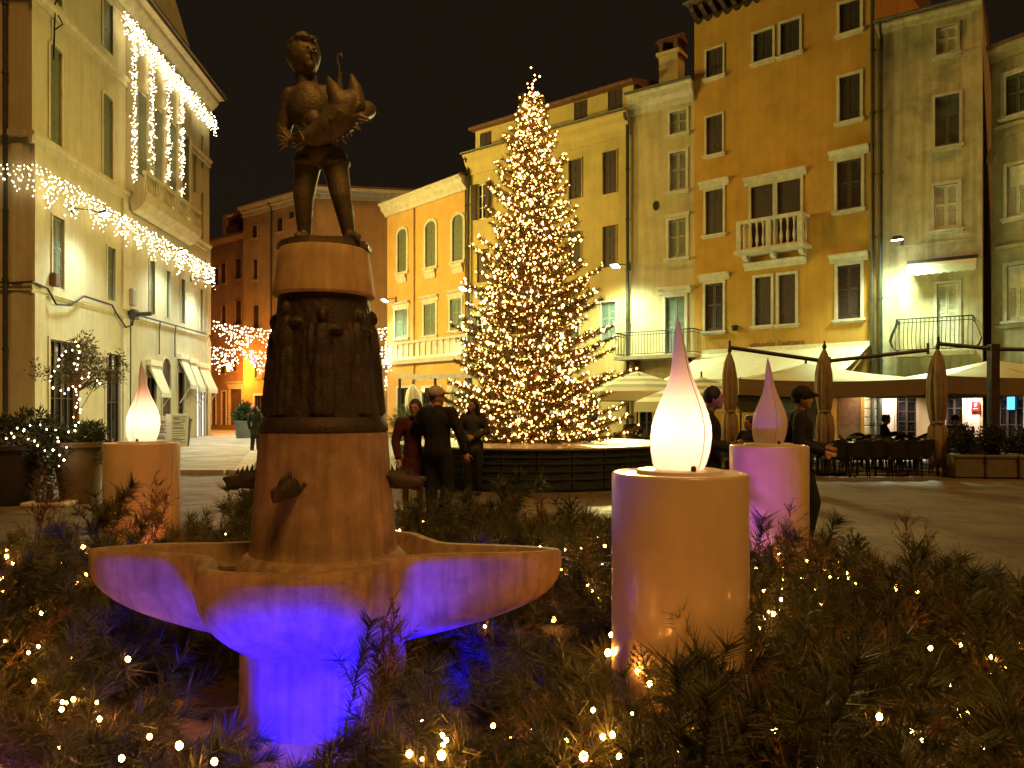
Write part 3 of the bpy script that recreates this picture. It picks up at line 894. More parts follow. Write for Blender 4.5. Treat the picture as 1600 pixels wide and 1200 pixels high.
# ---------------------------------------------------------------- buildings closing the lane behind the statue
Qa = vpos(380, 50.7); Qb = vpos(495, 46.0)
Q = Facade('lane_corner_house', Qa, Qb, 14.0, 4, M['brown_orange'], 'dark orange corner house with pale cornice behind the statue')
Hq = Q.sz(440, 311)[1]; Q.H = Hq
for a in [(394, 402, 352, 372), (433, 442, 341, 362), (452, 460, 331, 342), (396, 403, 405, 437), (434, 443, 398, 432), (396, 405, 477, 513), (434, 444, 474, 512), (399, 410, 560, 590)]:
    Q.window(*a, style='plank', shut='shut_brown', fw=0.05, frame='brown_orange', two=False)
Q.window(398, 414, 618, 668, 'door', fw=0.15, sill=False, sash='wood_dark', frame='stone_white')
Q.finish(1.0, 0.1, roof=False)
side = MB()
q0 = Q.world(Q.L, 0.0, 0); q1 = vpos(680, 47.2); q2 = (q1[0]+1, 58); q3 = (q0.x-4, 58)
side.polyz([(q0.x+.005, q0.y+.01), q1, q2, q3], -.3, Hq)
def to_local(fac, mb):
    inv = (Matrix.Translation((fac.A.x, fac.A.y, 0)) @ Matrix.Rotation(fac.rz, 4, 'Z')).inverted()
    mb.v = [tuple(inv @ Vector(v)) for v in mb.v]
    return mb
to_local(Q, side).build('side_wall', M['brown_orange'], Q.root)
cn = MB(); d0 = Vector((q1[0]-q0.x, q1[1]-q0.y)).normalized(); nn = Vector((d0.y, -d0.x))
for (o0, z0, z1) in ((.10, Hq-.55, Hq-.3), (.26, Hq-.298, Hq-.12), (.42, Hq-.118, Hq+.06)):
    cn.polyz([(q0.x+nn.x*o0-d0.x*o0, q0.y+nn.y*o0-d0.y*o0), (q1[0]+nn.x*o0, q1[1]+nn.y*o0), (q1[0], q1[1]+.1), (q0.x, q0.y+.1)], z0, z1)
to_local(Q, cn).build('cornice', M['stone_white'], Q.root)
Q.band(Hq-.55, 0, 0, prof=[(.03, 0), (-.10, .0), (-.10, .25), (-.26, .252), (-.26, .43), (-.42, .432), (-.42, .61), (.03, .61)], name='cornice', mname='beige', x1=Q.L+.2)
Q.pipe(Q.sz(426, 400)[0], 0, Hq, .06, .1)
rf = MB(); rf.polyz([(Q.world(-.2, -.3, 0).x, Q.world(-.2, -.3, 0).y), (q0.x-.1, q0.y-.4), (q1[0], q1[1]-.4), q2, (q3[0]-6, q3[1])], Hq+.07, Hq+.2)
to_local(Q, rf).build('roof', M['roof'], Q.root)

Zb = Facade('lane_end_house', vpos(290, 56.5), (Qa[0]+.15, Qa[1]+.6), 12.6, 6, M['brown_plaster'], 'low brown house with lit stone doorway at the far end of the lane')
Hz = Zb.sz(360, 371)[1]; Zb.H = Hz
for a in [(345, 353, 411, 443), (368, 377, 404, 436), (346, 353, 477, 507), (368, 377, 470, 507), (336, 342, 420, 446), (345, 352, 560, 584), (362, 370, 562, 580)]:
    Zb.window(*a, style='plank', shut='shut_brown', fw=0.06, frame='brown_plaster', two=False)
Zb.window(360, 378, 608, 664, 'door', fw=0.2, sill=False, sash='wood', glass='wood', frame='stone_white', mull=1, bars=0, lintel='cornice')
Zb.window(331, 337, 612, 664, 'door', fw=0.1, sill=False, sash='wood', glass='wood', frame='stone_white', mull=0, bars=0)
Zb.window(347, 353, 612, 664, 'door', fw=0.1, sill=False, sash='wood', glass='wood', frame='stone_white', mull=0, bars=0)
Zb.finish(1.2, 0.3)
Zb.band(Hz-.3, 0, 0, prof=[(.03, 0), (-.10, .0), (-.3, .2), (-.3, .3), (.03, .3)], name='cornice', mname='brown_plaster')
k = MB(); k.box(3.2, 1.5, Hz+.3, 4.6, 3.5, Hz+2.0); k.prism([(1.3, Hz+2.0), (2.5, Hz+2.9), (3.7, Hz+2.0)], 3.0, 4.8); k.build('dormer', M['brown_plaster'], Zb.root)
k = MB(); k.box(1.6, 2, Hz+.5, 2.2, 2.6, Hz+2.6); k.build('chimney', M['brown_plaster'], Zb.root)

# ---------------------------------------------------------------- town hall on the left
HA = vpos(50, 24.7); HB = vpos(327, 41.9)
Hh = 18.3
U = Facade('town_hall', HA, HB, Hh, 18, M['hall'], 'long yellow town hall with string courses and eaves, hung with icicle lights')
for a in [(81, 99, 340, 449), (167, 179, 387, 469), (233, 241, 408, 490), (259, 265, 423, 497), (282, 288, 436, 505), (312, 316.5, 452, 517)]:
    U.window(*a, style='louvre', shut='shut_olive', fw=0.07, frame='hall_trim', sill=False, pitch=0.08)
for a in [(77, 95, 72, 223), (160, 175, 148, 275)]:
    U.window(*a, style='arch', shut='shut_olive', fw=0.10, frame='hall_trim', sill=False, rise=.35)
for a in [(160, 175, -70, 78), (77, 95, -180, 2)]:
    U.window(*a, style='plank', shut='shut_olive', fw=0.10, frame='hall_trim', sill=False)
for a in [(301, 306, 225, 300), (313, 317.5, 212, 262), (313, 317.5, 300, 380)]:
    U.window(*a, style='plank', shut='shut_olive', fw=0.06, frame='hall_trim', sill=False, two=False)
# ground-floor doors
U.window(77, 117, 533, 712, 'door', fw=0.10, frame='hall_trim', sill=False, sash='wood_dark', mull=3, bars=1)
U.window(165, 187, 553, 704, 'door', fw=0.10, frame='hall_trim', sill=False, sash='wood_dark', mull=1, bars=1)
U.window(229, 243, 590, 697, 'door', fw=0.06, frame='hall_trim', sill=False, sash='wood_dark', mull=1, bars=1)
U.window(253, 266, 560, 696, 'arch', shut='wood_dark', fw=0.08, frame='hall_trim', sill=False)
U.window(277, 287, 582, 693, 'door', fw=0.05, frame='hall_trim', sill=False, sash='wood_dark', mull=0, bars=1)
M['shop_glow'] = emat('lit_shop_window', (0.78, 0.86, 1.0), 1.1)
U.window(306.5, 312, 600, 688, 'door', fw=0.05, frame='hall_trim', sill=False, sash='shut_white', mull=0, bars=0, glass='shop_glow')
U.window(315, 320, 602, 686, 'door', fw=0.05, frame='hall_trim', sill=False, sash='shut_white', mull=0, bars=0, glass='shop_glow')
U.finish(2.2, 0.85)
z_a = U.sz(120, 249)[1]       # sill course of the upper storey
z_b = U.sz(150, 77)[1]
z_c = U.sz(180, 481)[1]
for z, h, o_ in ((z_a, .42, .16), (z_b, .42, .18), (z_c-.15, .14, .06)):
    U.band(z-h, 0, 0, prof=[(.03, 0), (-o_*.5, .0), (-o_*.6, h*.5), (-o_, h*.62), (-o_, h*.9), (.03, h)], name='string_course', mname='hall_trim', x0=-o_)
    k = MB(); k.box(-o_, .0, z-h*.5, .03, 18, z-.02); k.build('string_course', M['hall_trim'], U.root)
U.band(Hh-.9, 0, 0, prof=[(.03, 0), (-.12, .0), (-.16, .35), (-.5, .7), (-.55, .88), (-.8, .92), (-.84, 1.02), (.03, 1.02)], name='cornice', mname='hall_trim', x0=-.8)
U.gutter(Hh+.2, .92)
# corner pilasters
for x0, x1 in ((.004, .62), (U.sz(190, 400)[0], U.sz(203, 400)[0]), (U.L-.5, U.L)):
    k = MB(); k.box(x0, -.09, 0.0, x1, .02, z_c-.3); k.box(x0+.003, -.088, z_c+.02, x1-.003, .02, z_a-.43); k.build('pilaster', M['hall_trim'], U.root)
# projecting centre bay with small balcony, arched windows
bs0 = U.sz(197, 300)[0]; bs1 = U.sz(291, 300)[0]
bo = []
nbay = 4
for i in range(nbay):
    c_ = bs0+(bs1-bs0)*(i+.62)/nbay
    bo.append((c_-.55, c_+.55, z_a+.9, z_a+4.6))
mb = U.wall_mesh(bs0, bs1, z_a-.0, Hh-.92, -.28, bo, .2)
mb.quad((bs0, 0, z_a), (bs0, -.28, z_a), (bs0, -.28, Hh-.92), (bs0, 0, Hh-.92)); mb.quad((bs1, -.28, z_a), (bs1, 0, z_a), (bs1, 0, Hh-.92), (bs1, -.28, Hh-.92))
bay = mb.build('centre_bay', M['hall'], U.root)
for r in bo:
    Facade.leaf(r[0]+.02, r[1]-.02, r[2], r[3], -.17, 'plank', .1).build('shutter', M['shut_olive'], bay)
k = MB(); k.prism([(-.2, z_a-.8), (-.45, z_a-.7), (-.75, z_a-.35), (-.8, z_a-.1), (-.8, z_a+.02), (0, z_a+.02)], bs0+.1, bs1-.1); hb_ = k.build('balcony', M['hall_trim'], U.root)
k = MB(); k.box(bs0+.1, -.8, z_a+.75, bs1-.1, -.62, z_a+.9); k.build('handrail', M['hall_trim'], hb_)
bme = MB().lathe([(.06, 0), (.04, .1), (.085, .28), (.05, .5), (.06, .73)], 8).mesh('baluster', 60)
for i in range(26): put('baluster', bme, M['hall_trim'], hb_, loc=(bs0+.2+(bs1-bs0-.4)*i/25, -.71, z_a+.021))
# pediment above the bay
k = MB(); k.add([(bs0, -.5, Hh+.2), (bs1, -.5, Hh+.2), ((bs0+bs1)/2, -.5, Hh+2.6), (bs0, 3, Hh+.2), (bs1, 3, Hh+.2), ((bs0+bs1)/2, 3, Hh+2.6)], [(0, 1, 2), (3, 5, 4), (0, 2, 5, 3), (1, 4, 5, 2), (0, 3, 4, 1)])
k.build('pediment', M['hall_trim'], U.root)
# pipe on the short end wall, near the corner
k = MB(); k.tube([(-.13, .75, 0), (-.13, .75, Hh-.4)], .075, 8)
z = 1.2
while z < 16:
    k.lathe([(.1, z), (.1, z+.07)], 8, (-.13, .75, 0)); z += 2.2
k.build('downpipe', M['pipe'], U.root, smooth=40)
k = MB(); k.box(-.06, .28, 0, .02, .60, z_c-.3); k.box(-.058, .282, z_c+.02, .02, .598, z_a-.43); k.build('pilaster', M['hall_trim'], U.root)
# small fixed shop awnings (frame arms and cloth)
M['awning_pale'] = mat('pale_awning_cloth', (0.55, 0.56, 0.40), 0.85, var=0.08, trans=0.0)
for (x0, x1, y0, dz) in ((228, 246, 570, 1.25), (277, 289, 560, 1.3), (291, 303, 566, 1.3), (306, 322, 573, 1.2)):
    a0, _ = U.sz(x0, y0); a1, z1 = U.sz(x1, y0); zt = U.sz((x0+x1)/2, y0)[1]
    k = MB(); k.box(a0, -.22, zt-.05, a1, 0, zt+.2); aw = k.build('awning_box', M['shut_white'], U.root)
    k = MB(); k.prism([(-.10, zt+.0), (-.13, zt-.02), (-.62, zt-dz), (-.64, zt-dz-.2), (-.60, zt-dz-.2), (-.58, zt-dz+.02)], a0+.05, a1-.05); k.build('awning_cloth', M['awning_pale'], aw)
    k = MB()
    for x in (a0+.08, a1-.08): k.tube([(x, -.06, zt-.1), (x, -.66, zt-dz), (x, -.1, zt-dz-.9)], .022, 5)
    k.build('awning_arm', M['shut_white'], aw)
# cables, junction box, bracket, small lamp
zc0 = z_c+.05
k = MB(); pts = [(-.09, 4, zc0), (-.09, .5, zc0-.05), (-.09, -.06, zc0), (.7, -.12, zc0-.1), (1.2, -.14, zc0-.55), (2.2, -.12, zc0-.45), (3.2, -.1, zc0+.02), (5.4, -.1, zc0), (5.9, -.1, zc0-.35), (6.6, -.12, zc0-.75), (7.2, -.12, zc0-.6), (7.4, -.12, zc0-.1), (9, -.11, zc0-.1), (12, -.1, zc0-.08), (16.5, -.1, zc0-.06)]
k.tube(pts, .035, 5); k.build('cable', M['cable'], U.root)
for a in (10.2, 12.1):
    k = MB(); k.tube([(a, -.1, zc0-.1), (a-.12, -.1, zc0-.5), (a-.12, -.1, 4.0)], .03, 5); k.build('cable', M['cable'], U.root)
k = MB(); k.tube([(7.1, -.1, zc0-.3), (7.05, -.1, 0)], .03, 5); k.build('cable', M['cable'], U.root)
k = MB(); k.rbox(7.0, -.24, zc0+.2, 7.35, -.02, zc0+.9, .03); k.build('junction_box', M['plastic_grey'], U.root)
k = MB(); k.rbox(7.05, -.3, zc0-.35, 7.45, -.05, zc0+.05, .03); k.tube([(7.25, -.2, zc0-.15), (7.25, -.9, zc0-.1)], .09, 8); k.build('projector', M['lamp_metal'], U.root)
k = MB(); k.rbox(1.05, -.2, zc0+.05, 1.35, -.02, zc0+.5, .02); k.build('junction_box', M['wood'], U.root)
# ornamental iron brackets at the top floor
k = MB(); k.tube([(1.2, -.06, z_b-1.8), (1.2, -.10, z_b+.1), (1.2, -.3, z_b+.35), (1.2, -.12, z_b+.5)], .03, 5); k.tube([(1.2, -.08, z_b-.8), (1.2, -.35, z_b-.6), (1.2, -.2, z_b-.3)], .025, 5); k.build('flag_bracket', M['iron'], U.root)

# ---------------------------------------------------------------- wall floodlights (each with its own light)
FLOOD = (0.76, 1.0, 0.62)
def floodlight(fac, px, py, out, power, label, tilt=35, col=FLOOD, spot=150, yaw=0.0, scale=1.0, throw=0, tcol=(1.0, .76, .17), tpitch=2, tyaw=0, tsize=130):
    a, z = fac.sz(px, py, out)
    loc = fac.world(a, 0, z)
    root = empty('wall_floodlight', loc, fac.rz, label, 'wall lamp', 'floodlights on the house fronts')
    k = MB(); k.box(-.05, -.03, -.02, .05, 0.0, .3); k.tube([(0, -.015, .2), (0, -out*.55, .16), (0, -out+.12, .05)], .022, 6); k.build('arm', M['lamp_metal'], root)
    k = MB()
    s_ = scale
    k.add([(-.17*s_, -.20*s_, .0), (.17*s_, -.20*s_, .0), (.17*s_, .13*s_, .0), (-.17*s_, .13*s_, .0), (-.10*s_, -.12*s_, .12*s_), (.10*s_, -.12*s_, .12*s_), (.10*s_, .08*s_, .12*s_), (-.10*s_, .08*s_, .12*s_)],
          [(0, 3, 2, 1), (4, 5, 6, 7), (0, 1, 5, 4), (1, 2, 6, 5), (2, 3, 7, 6), (3, 0, 4, 7)])
    hd = k.build('head', M['lamp_metal'], root); hd.location = (0, -out, 0); hd.rotation_euler = (-R(tilt), 0, 0)
    k = MB(); k.rbox(-.15*s_, -.18*s_, -.035, .15*s_, .11*s_, -.004, .012); k.build('glass', M['lamp_glass'], hd)
    ld = bpy.data.lights.new('flood', 'SPOT'); ld.energy = power; ld.color = col; ld.spot_size = R(spot); ld.spot_blend = 0.9; ld.shadow_soft_size = 0.30
    lo = bpy.data.objects.new('flood', ld); COL.objects.link(lo); lo.parent = root
    lo.location = (0, -out-.05, -.10)
    lo.rotation_euler = (-R(tilt), yaw, 0)
    if throw:          # the lamp's wide beam across the square
        ld = bpy.data.lights.new('beam', 'SPOT'); ld.energy = throw; ld.color = tcol; ld.spot_size = R(tsize); ld.spot_blend = 0.8; ld.shadow_soft_size = 0.30
        lo = bpy.data.objects.new('beam', ld); COL.objects.link(lo); lo.parent = root
        lo.location = (0, -out-.12, -.06); lo.rotation_euler = (-R(90-tpitch), 0, R(tyaw))
    return root

HW = (0.82, 1.0, 0.90)
floodlight(U, 162, 335, 1.1, 600, 'floodlight on the town hall between its two nearest shutters', tilt=14, col=HW, throw=2400)
floodlight(U, 285, 393, 1.1, 620, 'floodlight on the town hall under the strings of hanging lights', tilt=14, col=HW, throw=4200)
floodlight(U, 326, 440, .9, 600, 'floodlight on the town hall at its far end by the lane', tilt=14, col=HW)
floodlight(Y, 962, 416, 1.1, 1500, 'lit floodlight on the downpipe of the yellow house right of the tree', tilt=16, spot=160, throw=4000, tcol=(1.0, .82, .25))
floodlight(Y, 724, 452, .9, 1000, 'floodlight at the seam between orange and yellow house', tilt=26, throw=1200, tcol=(1.0, .82, .25))
floodlight(O, 602, 470, .7, 800, 'round floodlight at the corner of the orange house beside the statue pedestal', tilt=26)
floodlight(K, 1402, 374, 1.2, 800, 'floodlight on the weathered cream house above its small awning', tilt=-12, spot=122, throw=3400, tcol=FLOOD, tpitch=60, tsize=58)

# ================================================================== FOUNTAIN
M['fstone'] = mat('fountain_stone', (0.40, 0.255, 0.135), 0.72, var=0.25, scale=9, bump=0.16, bscale=110, streak=0.6, stain=0.5, sscale=4.5)
M['fstone_pale_lit'] = mat('pale_lit_drum_stone', (0.72, 0.49, 0.22), 0.72, var=0.15, scale=5, bump=0.10, bscale=110, streak=0.45, stain=0.25, sscale=4.5)  # pale stone, with the stronger light on the upper drum put into its colour
M['bronze'] = mat('dark_bronze', (0.25, 0.195, 0.10), 0.55, metal=0.35, var=0.35, scale=9, bump=0.25, bscale=90, col2=(0.13, 0.115, 0.06))
M['bronze_dark'] = mat('blackened_bronze', (0.065, 0.046, 0.028), 0.6, metal=0.3, var=0.35, scale=12, bump=0.3, bscale=70)
FX, FY = -0.902, 3.70
fnt = empty('fountain', (FX, FY, 0), 0, 'stone drinking fountain with lobed basin lit blue from below, bronze relief drum', 'fountain')
RIMZ = 0.829
outline = [(1.14, 0.0), (1.04, .085), (.80, .15), (.58, .20), (.48, .33), (.36, .52), (.12, .60), (-.13, .57), (-.28, .44), (-.36, .27), (-.55, .21), (-.80, .19), (-1.02, .125), (-1.135, .03),
           (-1.07, -.065), (-.82, -.11), (-.60, -.165), (-.505, -.235), (-.47, -.33), (-.43, -.47), (-.30, -.555), (-.08, -.585), (.13, -.555), (.28, -.43), (.40, -.22), (.58, -.155), (.82, -.13), (1.04, -.09)]
def closed_spline(pts, per=8):
    n = len(pts); out = []
    for i in range(n):
        p0, p1, p2, p3 = [np.array(pts[(i+k-1) % n]) for k in range(4)]
        for j in range(per):
            t = j/per
            out.append(tuple(0.5*((2*p1)+(-p0+p2)*t+(2*p0-5*p1+4*p2-p3)*t*t+(-p0+3*p1-3*p2+p3)*t**3)))
    return out
OL = closed_spline(outline, 7)
NO = len(OL)
def offset_ring(ring, d):
    out = []
    for i in range(len(ring)):
        a = np.array(ring[i-1]); b = np.array(ring[(i+1) % len(ring)])
        t = b-a; t /= np.linalg.norm(t)
        nrm = np.array((-t[1], t[0]))
        out.append(tuple(np.array(ring[i])+nrm*d))
    return out
mb = MB(); rings = []
colr = .385
def colpt(p):
    a = math.atan2(p[1], p[0]); return (colr*math.cos(a), colr*math.sin(a))
# outside, from the column up to the rim
for k in range(0, 13):
    t = 1-k/12
    f = 1-t**2.6
    z = RIMZ-.05-(RIMZ-.05-.40)*t
    ring = []
    for p in OL:
        c = colpt(p); ring.append((c[0]+(p[0]-c[0])*f, c[1]+(p[1]-c[1])*f, z))
    rings.append(ring)
rings.append([(p[0], p[1], RIMZ-.012) for p in OL])
rings.append([(p[0], p[1], RIMZ) for p in offset_ring(OL, .012)])
rings.append([(p[0], p[1], RIMZ) for p in offset_ring(OL, .052)])
rings.append([(p[0], p[1], RIMZ-.014) for p in offset_ring(OL, .062)])
inn = offset_ring(OL, .07)
rings.append([(p[0]*.97, p[1]*.97, RIMZ-.09) for p in inn])
rings.append([(p[0]*.85, p[1]*.85, RIMZ-.125) for p in inn])
rings.append([(p[0]*.3, p[1]*.3, RIMZ-.135) for p in inn])
vs = sum(rings, []); fs = []
for k in range(len(rings)-1):
    for i in range(NO):
        j = (i+1) % NO; fs.append((k*NO+i, k*NO+j, (k+1)*NO+j, (k+1)*NO+i))
fs.append(tuple(range((len(rings)-1)*NO, len(rings)*NO)))
mb.add(vs, fs)
basin = mb.build('basin', M['fstone'], fnt, smooth=50)
# water film in the basin
M['water'] = mat('shallow_water', (0.03, 0.028, 0.02), 0.06, var=0, spec=0.6)
w = MB(); ww = [(p[0]*.95, p[1]*.95, RIMZ-.108) for p in inn]; w.add(ww, [tuple(range(NO))]); w.build('water', M['water'], basin)
# small drain stud and scroll lip
k = MB(); k.lathe([(.018, 0), (.022, .0), (.022, .03), (.014, .034)], 12, (-.10, -.40, RIMZ-.105)); k.build('drain_stud', M['bronze_dark'], basin)
k = MB(); k.lathe([(.40, .0), (.392, .03), (.388, .12), (.386, .25), (.386, .38), (.39, .41)], 40, (0, 0, 0)); k.build('column', M['fstone'], fnt, smooth=50)
k = MB(); k.lathe([(.415, RIMZ-.13), (.412, RIMZ-.10), (.40, RIMZ-.055), (.375, RIMZ-.02), (.352, RIMZ+.0)], 48); k.build('collar', M['fstone'], fnt, smooth=50)
prof = [(.352, RIMZ-.06), (.349, RIMZ)] + [(.302+(.346-.302)*((1-t)**1.15), RIMZ+.004+(1.388-RIMZ)*t) for t in [i/14 for i in range(15)]] + [(.296, 1.394)]
k = MB(); k.lathe(prof, 56); k.build('shaft', M['fstone'], fnt, smooth=50)
# bronze drum with figures in relief
def relief(th, z):
    """height of the relief (metres) at an angle and height of the drum"""
    h = 0.0
    for i in range(8):
        c = 2*PI*i/8+.2
        u = (th-c+PI) % (2*PI)-PI
        x = u*.26
        rs = random.Random(i+3)
        lean = rs.uniform(-.02, .02)
        H0 = .54+rs.uniform(-.03, .03)
        def blob(cx, cz, rx, rz_, a):
            d = ((x-cx-lean*(z/.5))/rx)**2+((z-cz)/rz_)**2
            return a*math.sqrt(max(0, 1-d)) if d < 1 else 0
        rb_ = max(blob(0, .13, .062, .21, .024), blob(0, H0-.30, .056, .10, .028))
        if rb_ > 0: rb_ += .0035*math.sin((x-lean*(z/.5))*170+i)*min(1, rb_/.01)
        h = max(h, rb_, blob(.004, H0-.065, .026, .036, .030), blob(0, H0-.19, .050, .10, .030), blob(-.058, H0-.20, .018, .10, .024), blob(.066, H0-.13, .042, .018, .024), blob(rs.choice((-.085, .085)), .24, .022, .16, .012))
    h += .0016*math.sin(th*17+z*21)*math.sin(z*37+th*9)
    return h
mb = MB(); nth, nz_ = 216, 72
z0, z1 = 1.462, 2.036
vs = []
for j in range(nz_+1):
    z = z0+(z1-z0)*j/nz_; t = j/nz_
    rb = .272-(.272-.214)*(t**.85)
    e = min(1, j/3, (nz_-j)/3)
    for i in range(nth):
        th = 2*PI*i/nth
        r = rb+relief(th, z-z0)*e
        vs.append((r*math.cos(th), r*math.sin(th), z))
fs = [(j*nth+i, j*nth+(i+1) % nth, (j+1)*nth+(i+1) % nth, (j+1)*nth+i) for j in range(nz_) for i in range(nth)]
mb.add(vs, fs); mb.build('relief_drum', M['bronze_dark'], fnt, smooth=180)
k = MB(); k.lathe([(.300, 1.396), (.304, 1.40), (.302, 1.43), (.290, 1.45), (.285, 1.466)], 48); k.build('drum_plinth', M['bronze_dark'], fnt, smooth=50)
k = MB(); k.lathe([(.232, 2.036), (.24, 2.042), (.2405, 2.05)] + [(.24-(.24-.2125)*t, 2.05+.205*t) for t in (.25, .5, .75, 1)] + [(.207, 2.262)], 48); k.build('upper_drum', M['fstone_pale_lit'], fnt, smooth=50)

# fish-head spouts
def fish_spout():
    m = MB()
    m.caps((0, .06, .0), .045, (0, -.02, 0), .05, 10); m.caps((0, -.02, .0), .05, (0, -.11, -.012), .026, 10); m.caps((0, -.10, .01), .02, (0, -.135, .012), .014, 8); m.caps((0, -.09, -.03), .02, (0, -.125, -.034), .012, 8)
    me = remeshed(m, .007, 2, 'fish_head')
    return me
sp_me = fish_spout()
def fin_mesh():
    m = MB()
    for i in range(7):
        y = .05-i*.022; h = .03+.022*math.sin(PI*(i+.6)/7)
        m.add([(-.004, y+.012, .03), (.004, y+.012, .03), (.004, y-.012, .03), (-.004, y-.012, .03), (0, y+.012, .03+h)], [(0, 1, 4), (1, 2, 4), (2, 3, 4), (3, 0, 4), (0, 3, 2, 1)])
    return m.mesh('dorsal_fin')
dor = fin_mesh()
m = MB(); m.add([(0, .05, .0), (.10, .06, .10), (.13, .04, .085), (.11, .03, .02), (.04, -.03, -.01), (0, .03, .012), (.10, .05, .108), (.135, .03, .09), (.11, .02, .028), (.04, -.035, .0)], [(0, 1, 2, 3, 4), (9, 8, 7, 6, 5), (0, 5, 6, 1), (1, 6, 7, 2), (2, 7, 8, 3), (3, 8, 9, 4), (4, 9, 5, 0)])
finme = m.mesh('side_fin')
for ang, rr, zz, tl in ((-PI/2-.22, .335, 1.155, 0), (PI, .335, 1.165, 0), (0.0, .335, 1.165, 0), (PI/2, .335, 1.16, 0)):
    o = put('fish_spout', sp_me, M['bronze_dark'], fnt, loc=(rr*math.cos(ang), rr*math.sin(ang), zz), rot=(R(4), 0, ang+PI/2))
    o.scale = (.9, 1.05, .95)
    put('dorsal_fin', dor, M['bronze_dark'], o)
    f1 = put('side_fin', finme, M['bronze_dark'], o, loc=(.025, .02, .0)); f1.scale = (.6, .8, .9); f2 = put('side_fin', finme, M['bronze_dark'], o, loc=(-.025, .02, .0)); f2.scale = (-.6, .8, .9)

# stone slab under the fountain
k = MB()
slabs = []
sl = empty('fountain_step', (FX, FY, 0), R(1.5), 'low stone step slabs around the foot of the fountain', 'stone step')
for i in range(5):
    for j in range(2):
        q = MB(); x0 = -1.36+i*.545; y0 = -.62+j*.645
        q.rbox(x0+.004, y0+.004, -.05, x0+.541, y0+.641, .06+rnd.uniform(-.003, .003), .012); q.build('slab', M['fstone'], sl)

# ================================================================== BRONZE BOY WITH FISH
boy = empty('boy_statue', (FX, FY, 2.263), 0, 'bronze statue of a standing boy clasping a large fish, on the fountain pedestal', 'statue')
m = MB()
base = [(.215*math.cos(2*PI*i/26)*(1+.06*math.sin(i*2.3)), .19*math.sin(2*PI*i/26)*(1+.06*math.cos(i*1.7))) for i in range(26)]
m.polyz(base, 0.0, .022); m.polyz([(x*.95, y*.95) for x, y in base], .0225, .036)
m.build('base_plate', M['bronze'], boy)
m = MB()
Zo = .036
def c_(p0, r0, p1, r1): m.caps((p0[0], p0[1], p0[2]+Zo), r0, (p1[0], p1[1], p1[2]+Zo), r1, 14, 5)
def e_(p, r, sc): m.ball((p[0], p[1], p[2]+Zo), r, 16, 12, sc)
# head turned to the viewer's right
hc = (-.098, .0, .895)
e_(hc, .082, (.90, 1.0, 1.10))
c_((-.074, -.030, .860), .050, (-.058, -.046, .835), .028)          # jaw
c_((-.047, -.066, .902), .006, (-.038, -.077, .885), .0085)         # nose
c_((-.075, -.068, .915), .010, (-.032, -.048, .915), .009)          # brow
c_((-.058, -.068, .861), .008, (-.042, -.060, .861), .007)          # lips
c_((-.158, -.030, .893), .013, (-.158, -.024, .873), .009)          # ear
e_((-.106, .014, .917), .089, (.95, 1.0, 1.02))                     # hair
for (x, y, z, r_) in ((-.080, -.060, .963, .022), (-.055, -.040, .966, .020), (-.105, -.060, .966, .022), (-.130, -.045, .950, .024), (-.10, -.02, .990, .026), (-.15, .0, .955, .026), (-.165, .02, .915, .024), (-.158, .04, .885, .022), (-.06, .0, .980, .022)):
    e_((x, y, z), r_, (1.2, 1, .8))
c_((-.095, .010, .83), .050, (-.086, .016, .750), .056)             # neck
# trunk
c_((-.075, .012, .690), .088, (-.055, .006, .57), .074)
e_((-.076, .0, .655), .090, (1.15, .88, 1.25))
c_((-.052, .004, .56), .073, (-.022, .004, .445), .084)
c_((-.13, .015, .722), .046, (.0, .018, .722), .046)
e_((-.038, -.062, .575), .03, (1.2, .6, 1.2))
# arms
c_((-.163, .012, .712), .045, (-.206, .028, .54), .035); c_((-.206, .028, .535), .035, (-.125, -.075, .462), .025)
c_((-.125, -.075, .462), .027, (-.095, -.10, .455), .024)
c_((.03, .02, .712), .045, (.19, .005, .632), .038); c_((.205, -.005, .640), .044, (.185, -.09, .575), .030)
c_((.185, -.09, .575), .030, (.135, -.14, .555), .026)
for i in range(4): c_((.15-.012*i, -.15, .565-.014*i), .0115, (.105-.012*i, -.178, .572-.014*i), .0085)
for i in range(4): c_((-.115+.006*i, -.115, .478-.014*i), .010, (-.075+.006*i, -.152, .482-.014*i), .0085)
c_((-.12, -.09, .475), .010, (-.08, -.11, .51), .0085)
# hips, rolled trousers, legs, feet
e_((-.018, .002, .428), .092, (1.2, .92, .75))
c_((-.078, .002, .405), .066, (-.098, -.012, .225), .050); c_((-.098, -.012, .225), .049, (-.100, .012, .062), .034)
e_((-.100, .020, .155), .040, (1.0, 1.0, 1.6)); c_((-.098, .016, .03), .030, (-.098, -.085, .012), .024); c_((-.098, -.085, .014), .026, (-.094, -.115, .010), .020)
c_((.046, .002, .405), .066, (.084, -.02, .22), .050); c_((.084, -.02, .22), .049, (.112, .008, .062), .034)
e_((.10, .020, .155), .040, (1.0, 1.0, 1.6)); c_((.115, .014, .03), .030, (.158, -.075, .012), .025); c_((.158, -.075, .014), .027, (.178, -.10, .010), .020)
for sx, r0 in ((-.080, .072), (.050, .072)): m.lathe([(.05, .372+Zo), (r0, .374+Zo), (r0+.003, .392+Zo), (r0-.004, .402+Zo), (.05, .404+Zo)], 18, (sx, 0, 0))
body = remeshed(m, .0068, 2, 'body')
put('body', body, M['bronze'], boy)
m = MB()
path = [((-.135, -.105, .455), .014), ((-.085, -.115, .462), .026), ((-.02, -.108, .480), .050), ((.050, -.104, .520), .072), ((.102, -.100, .570), .080), ((.125, -.098, .620), .074)]
for (p, r), (q, s_) in zip(path, path[1:]): c_(p, r, q, s_)
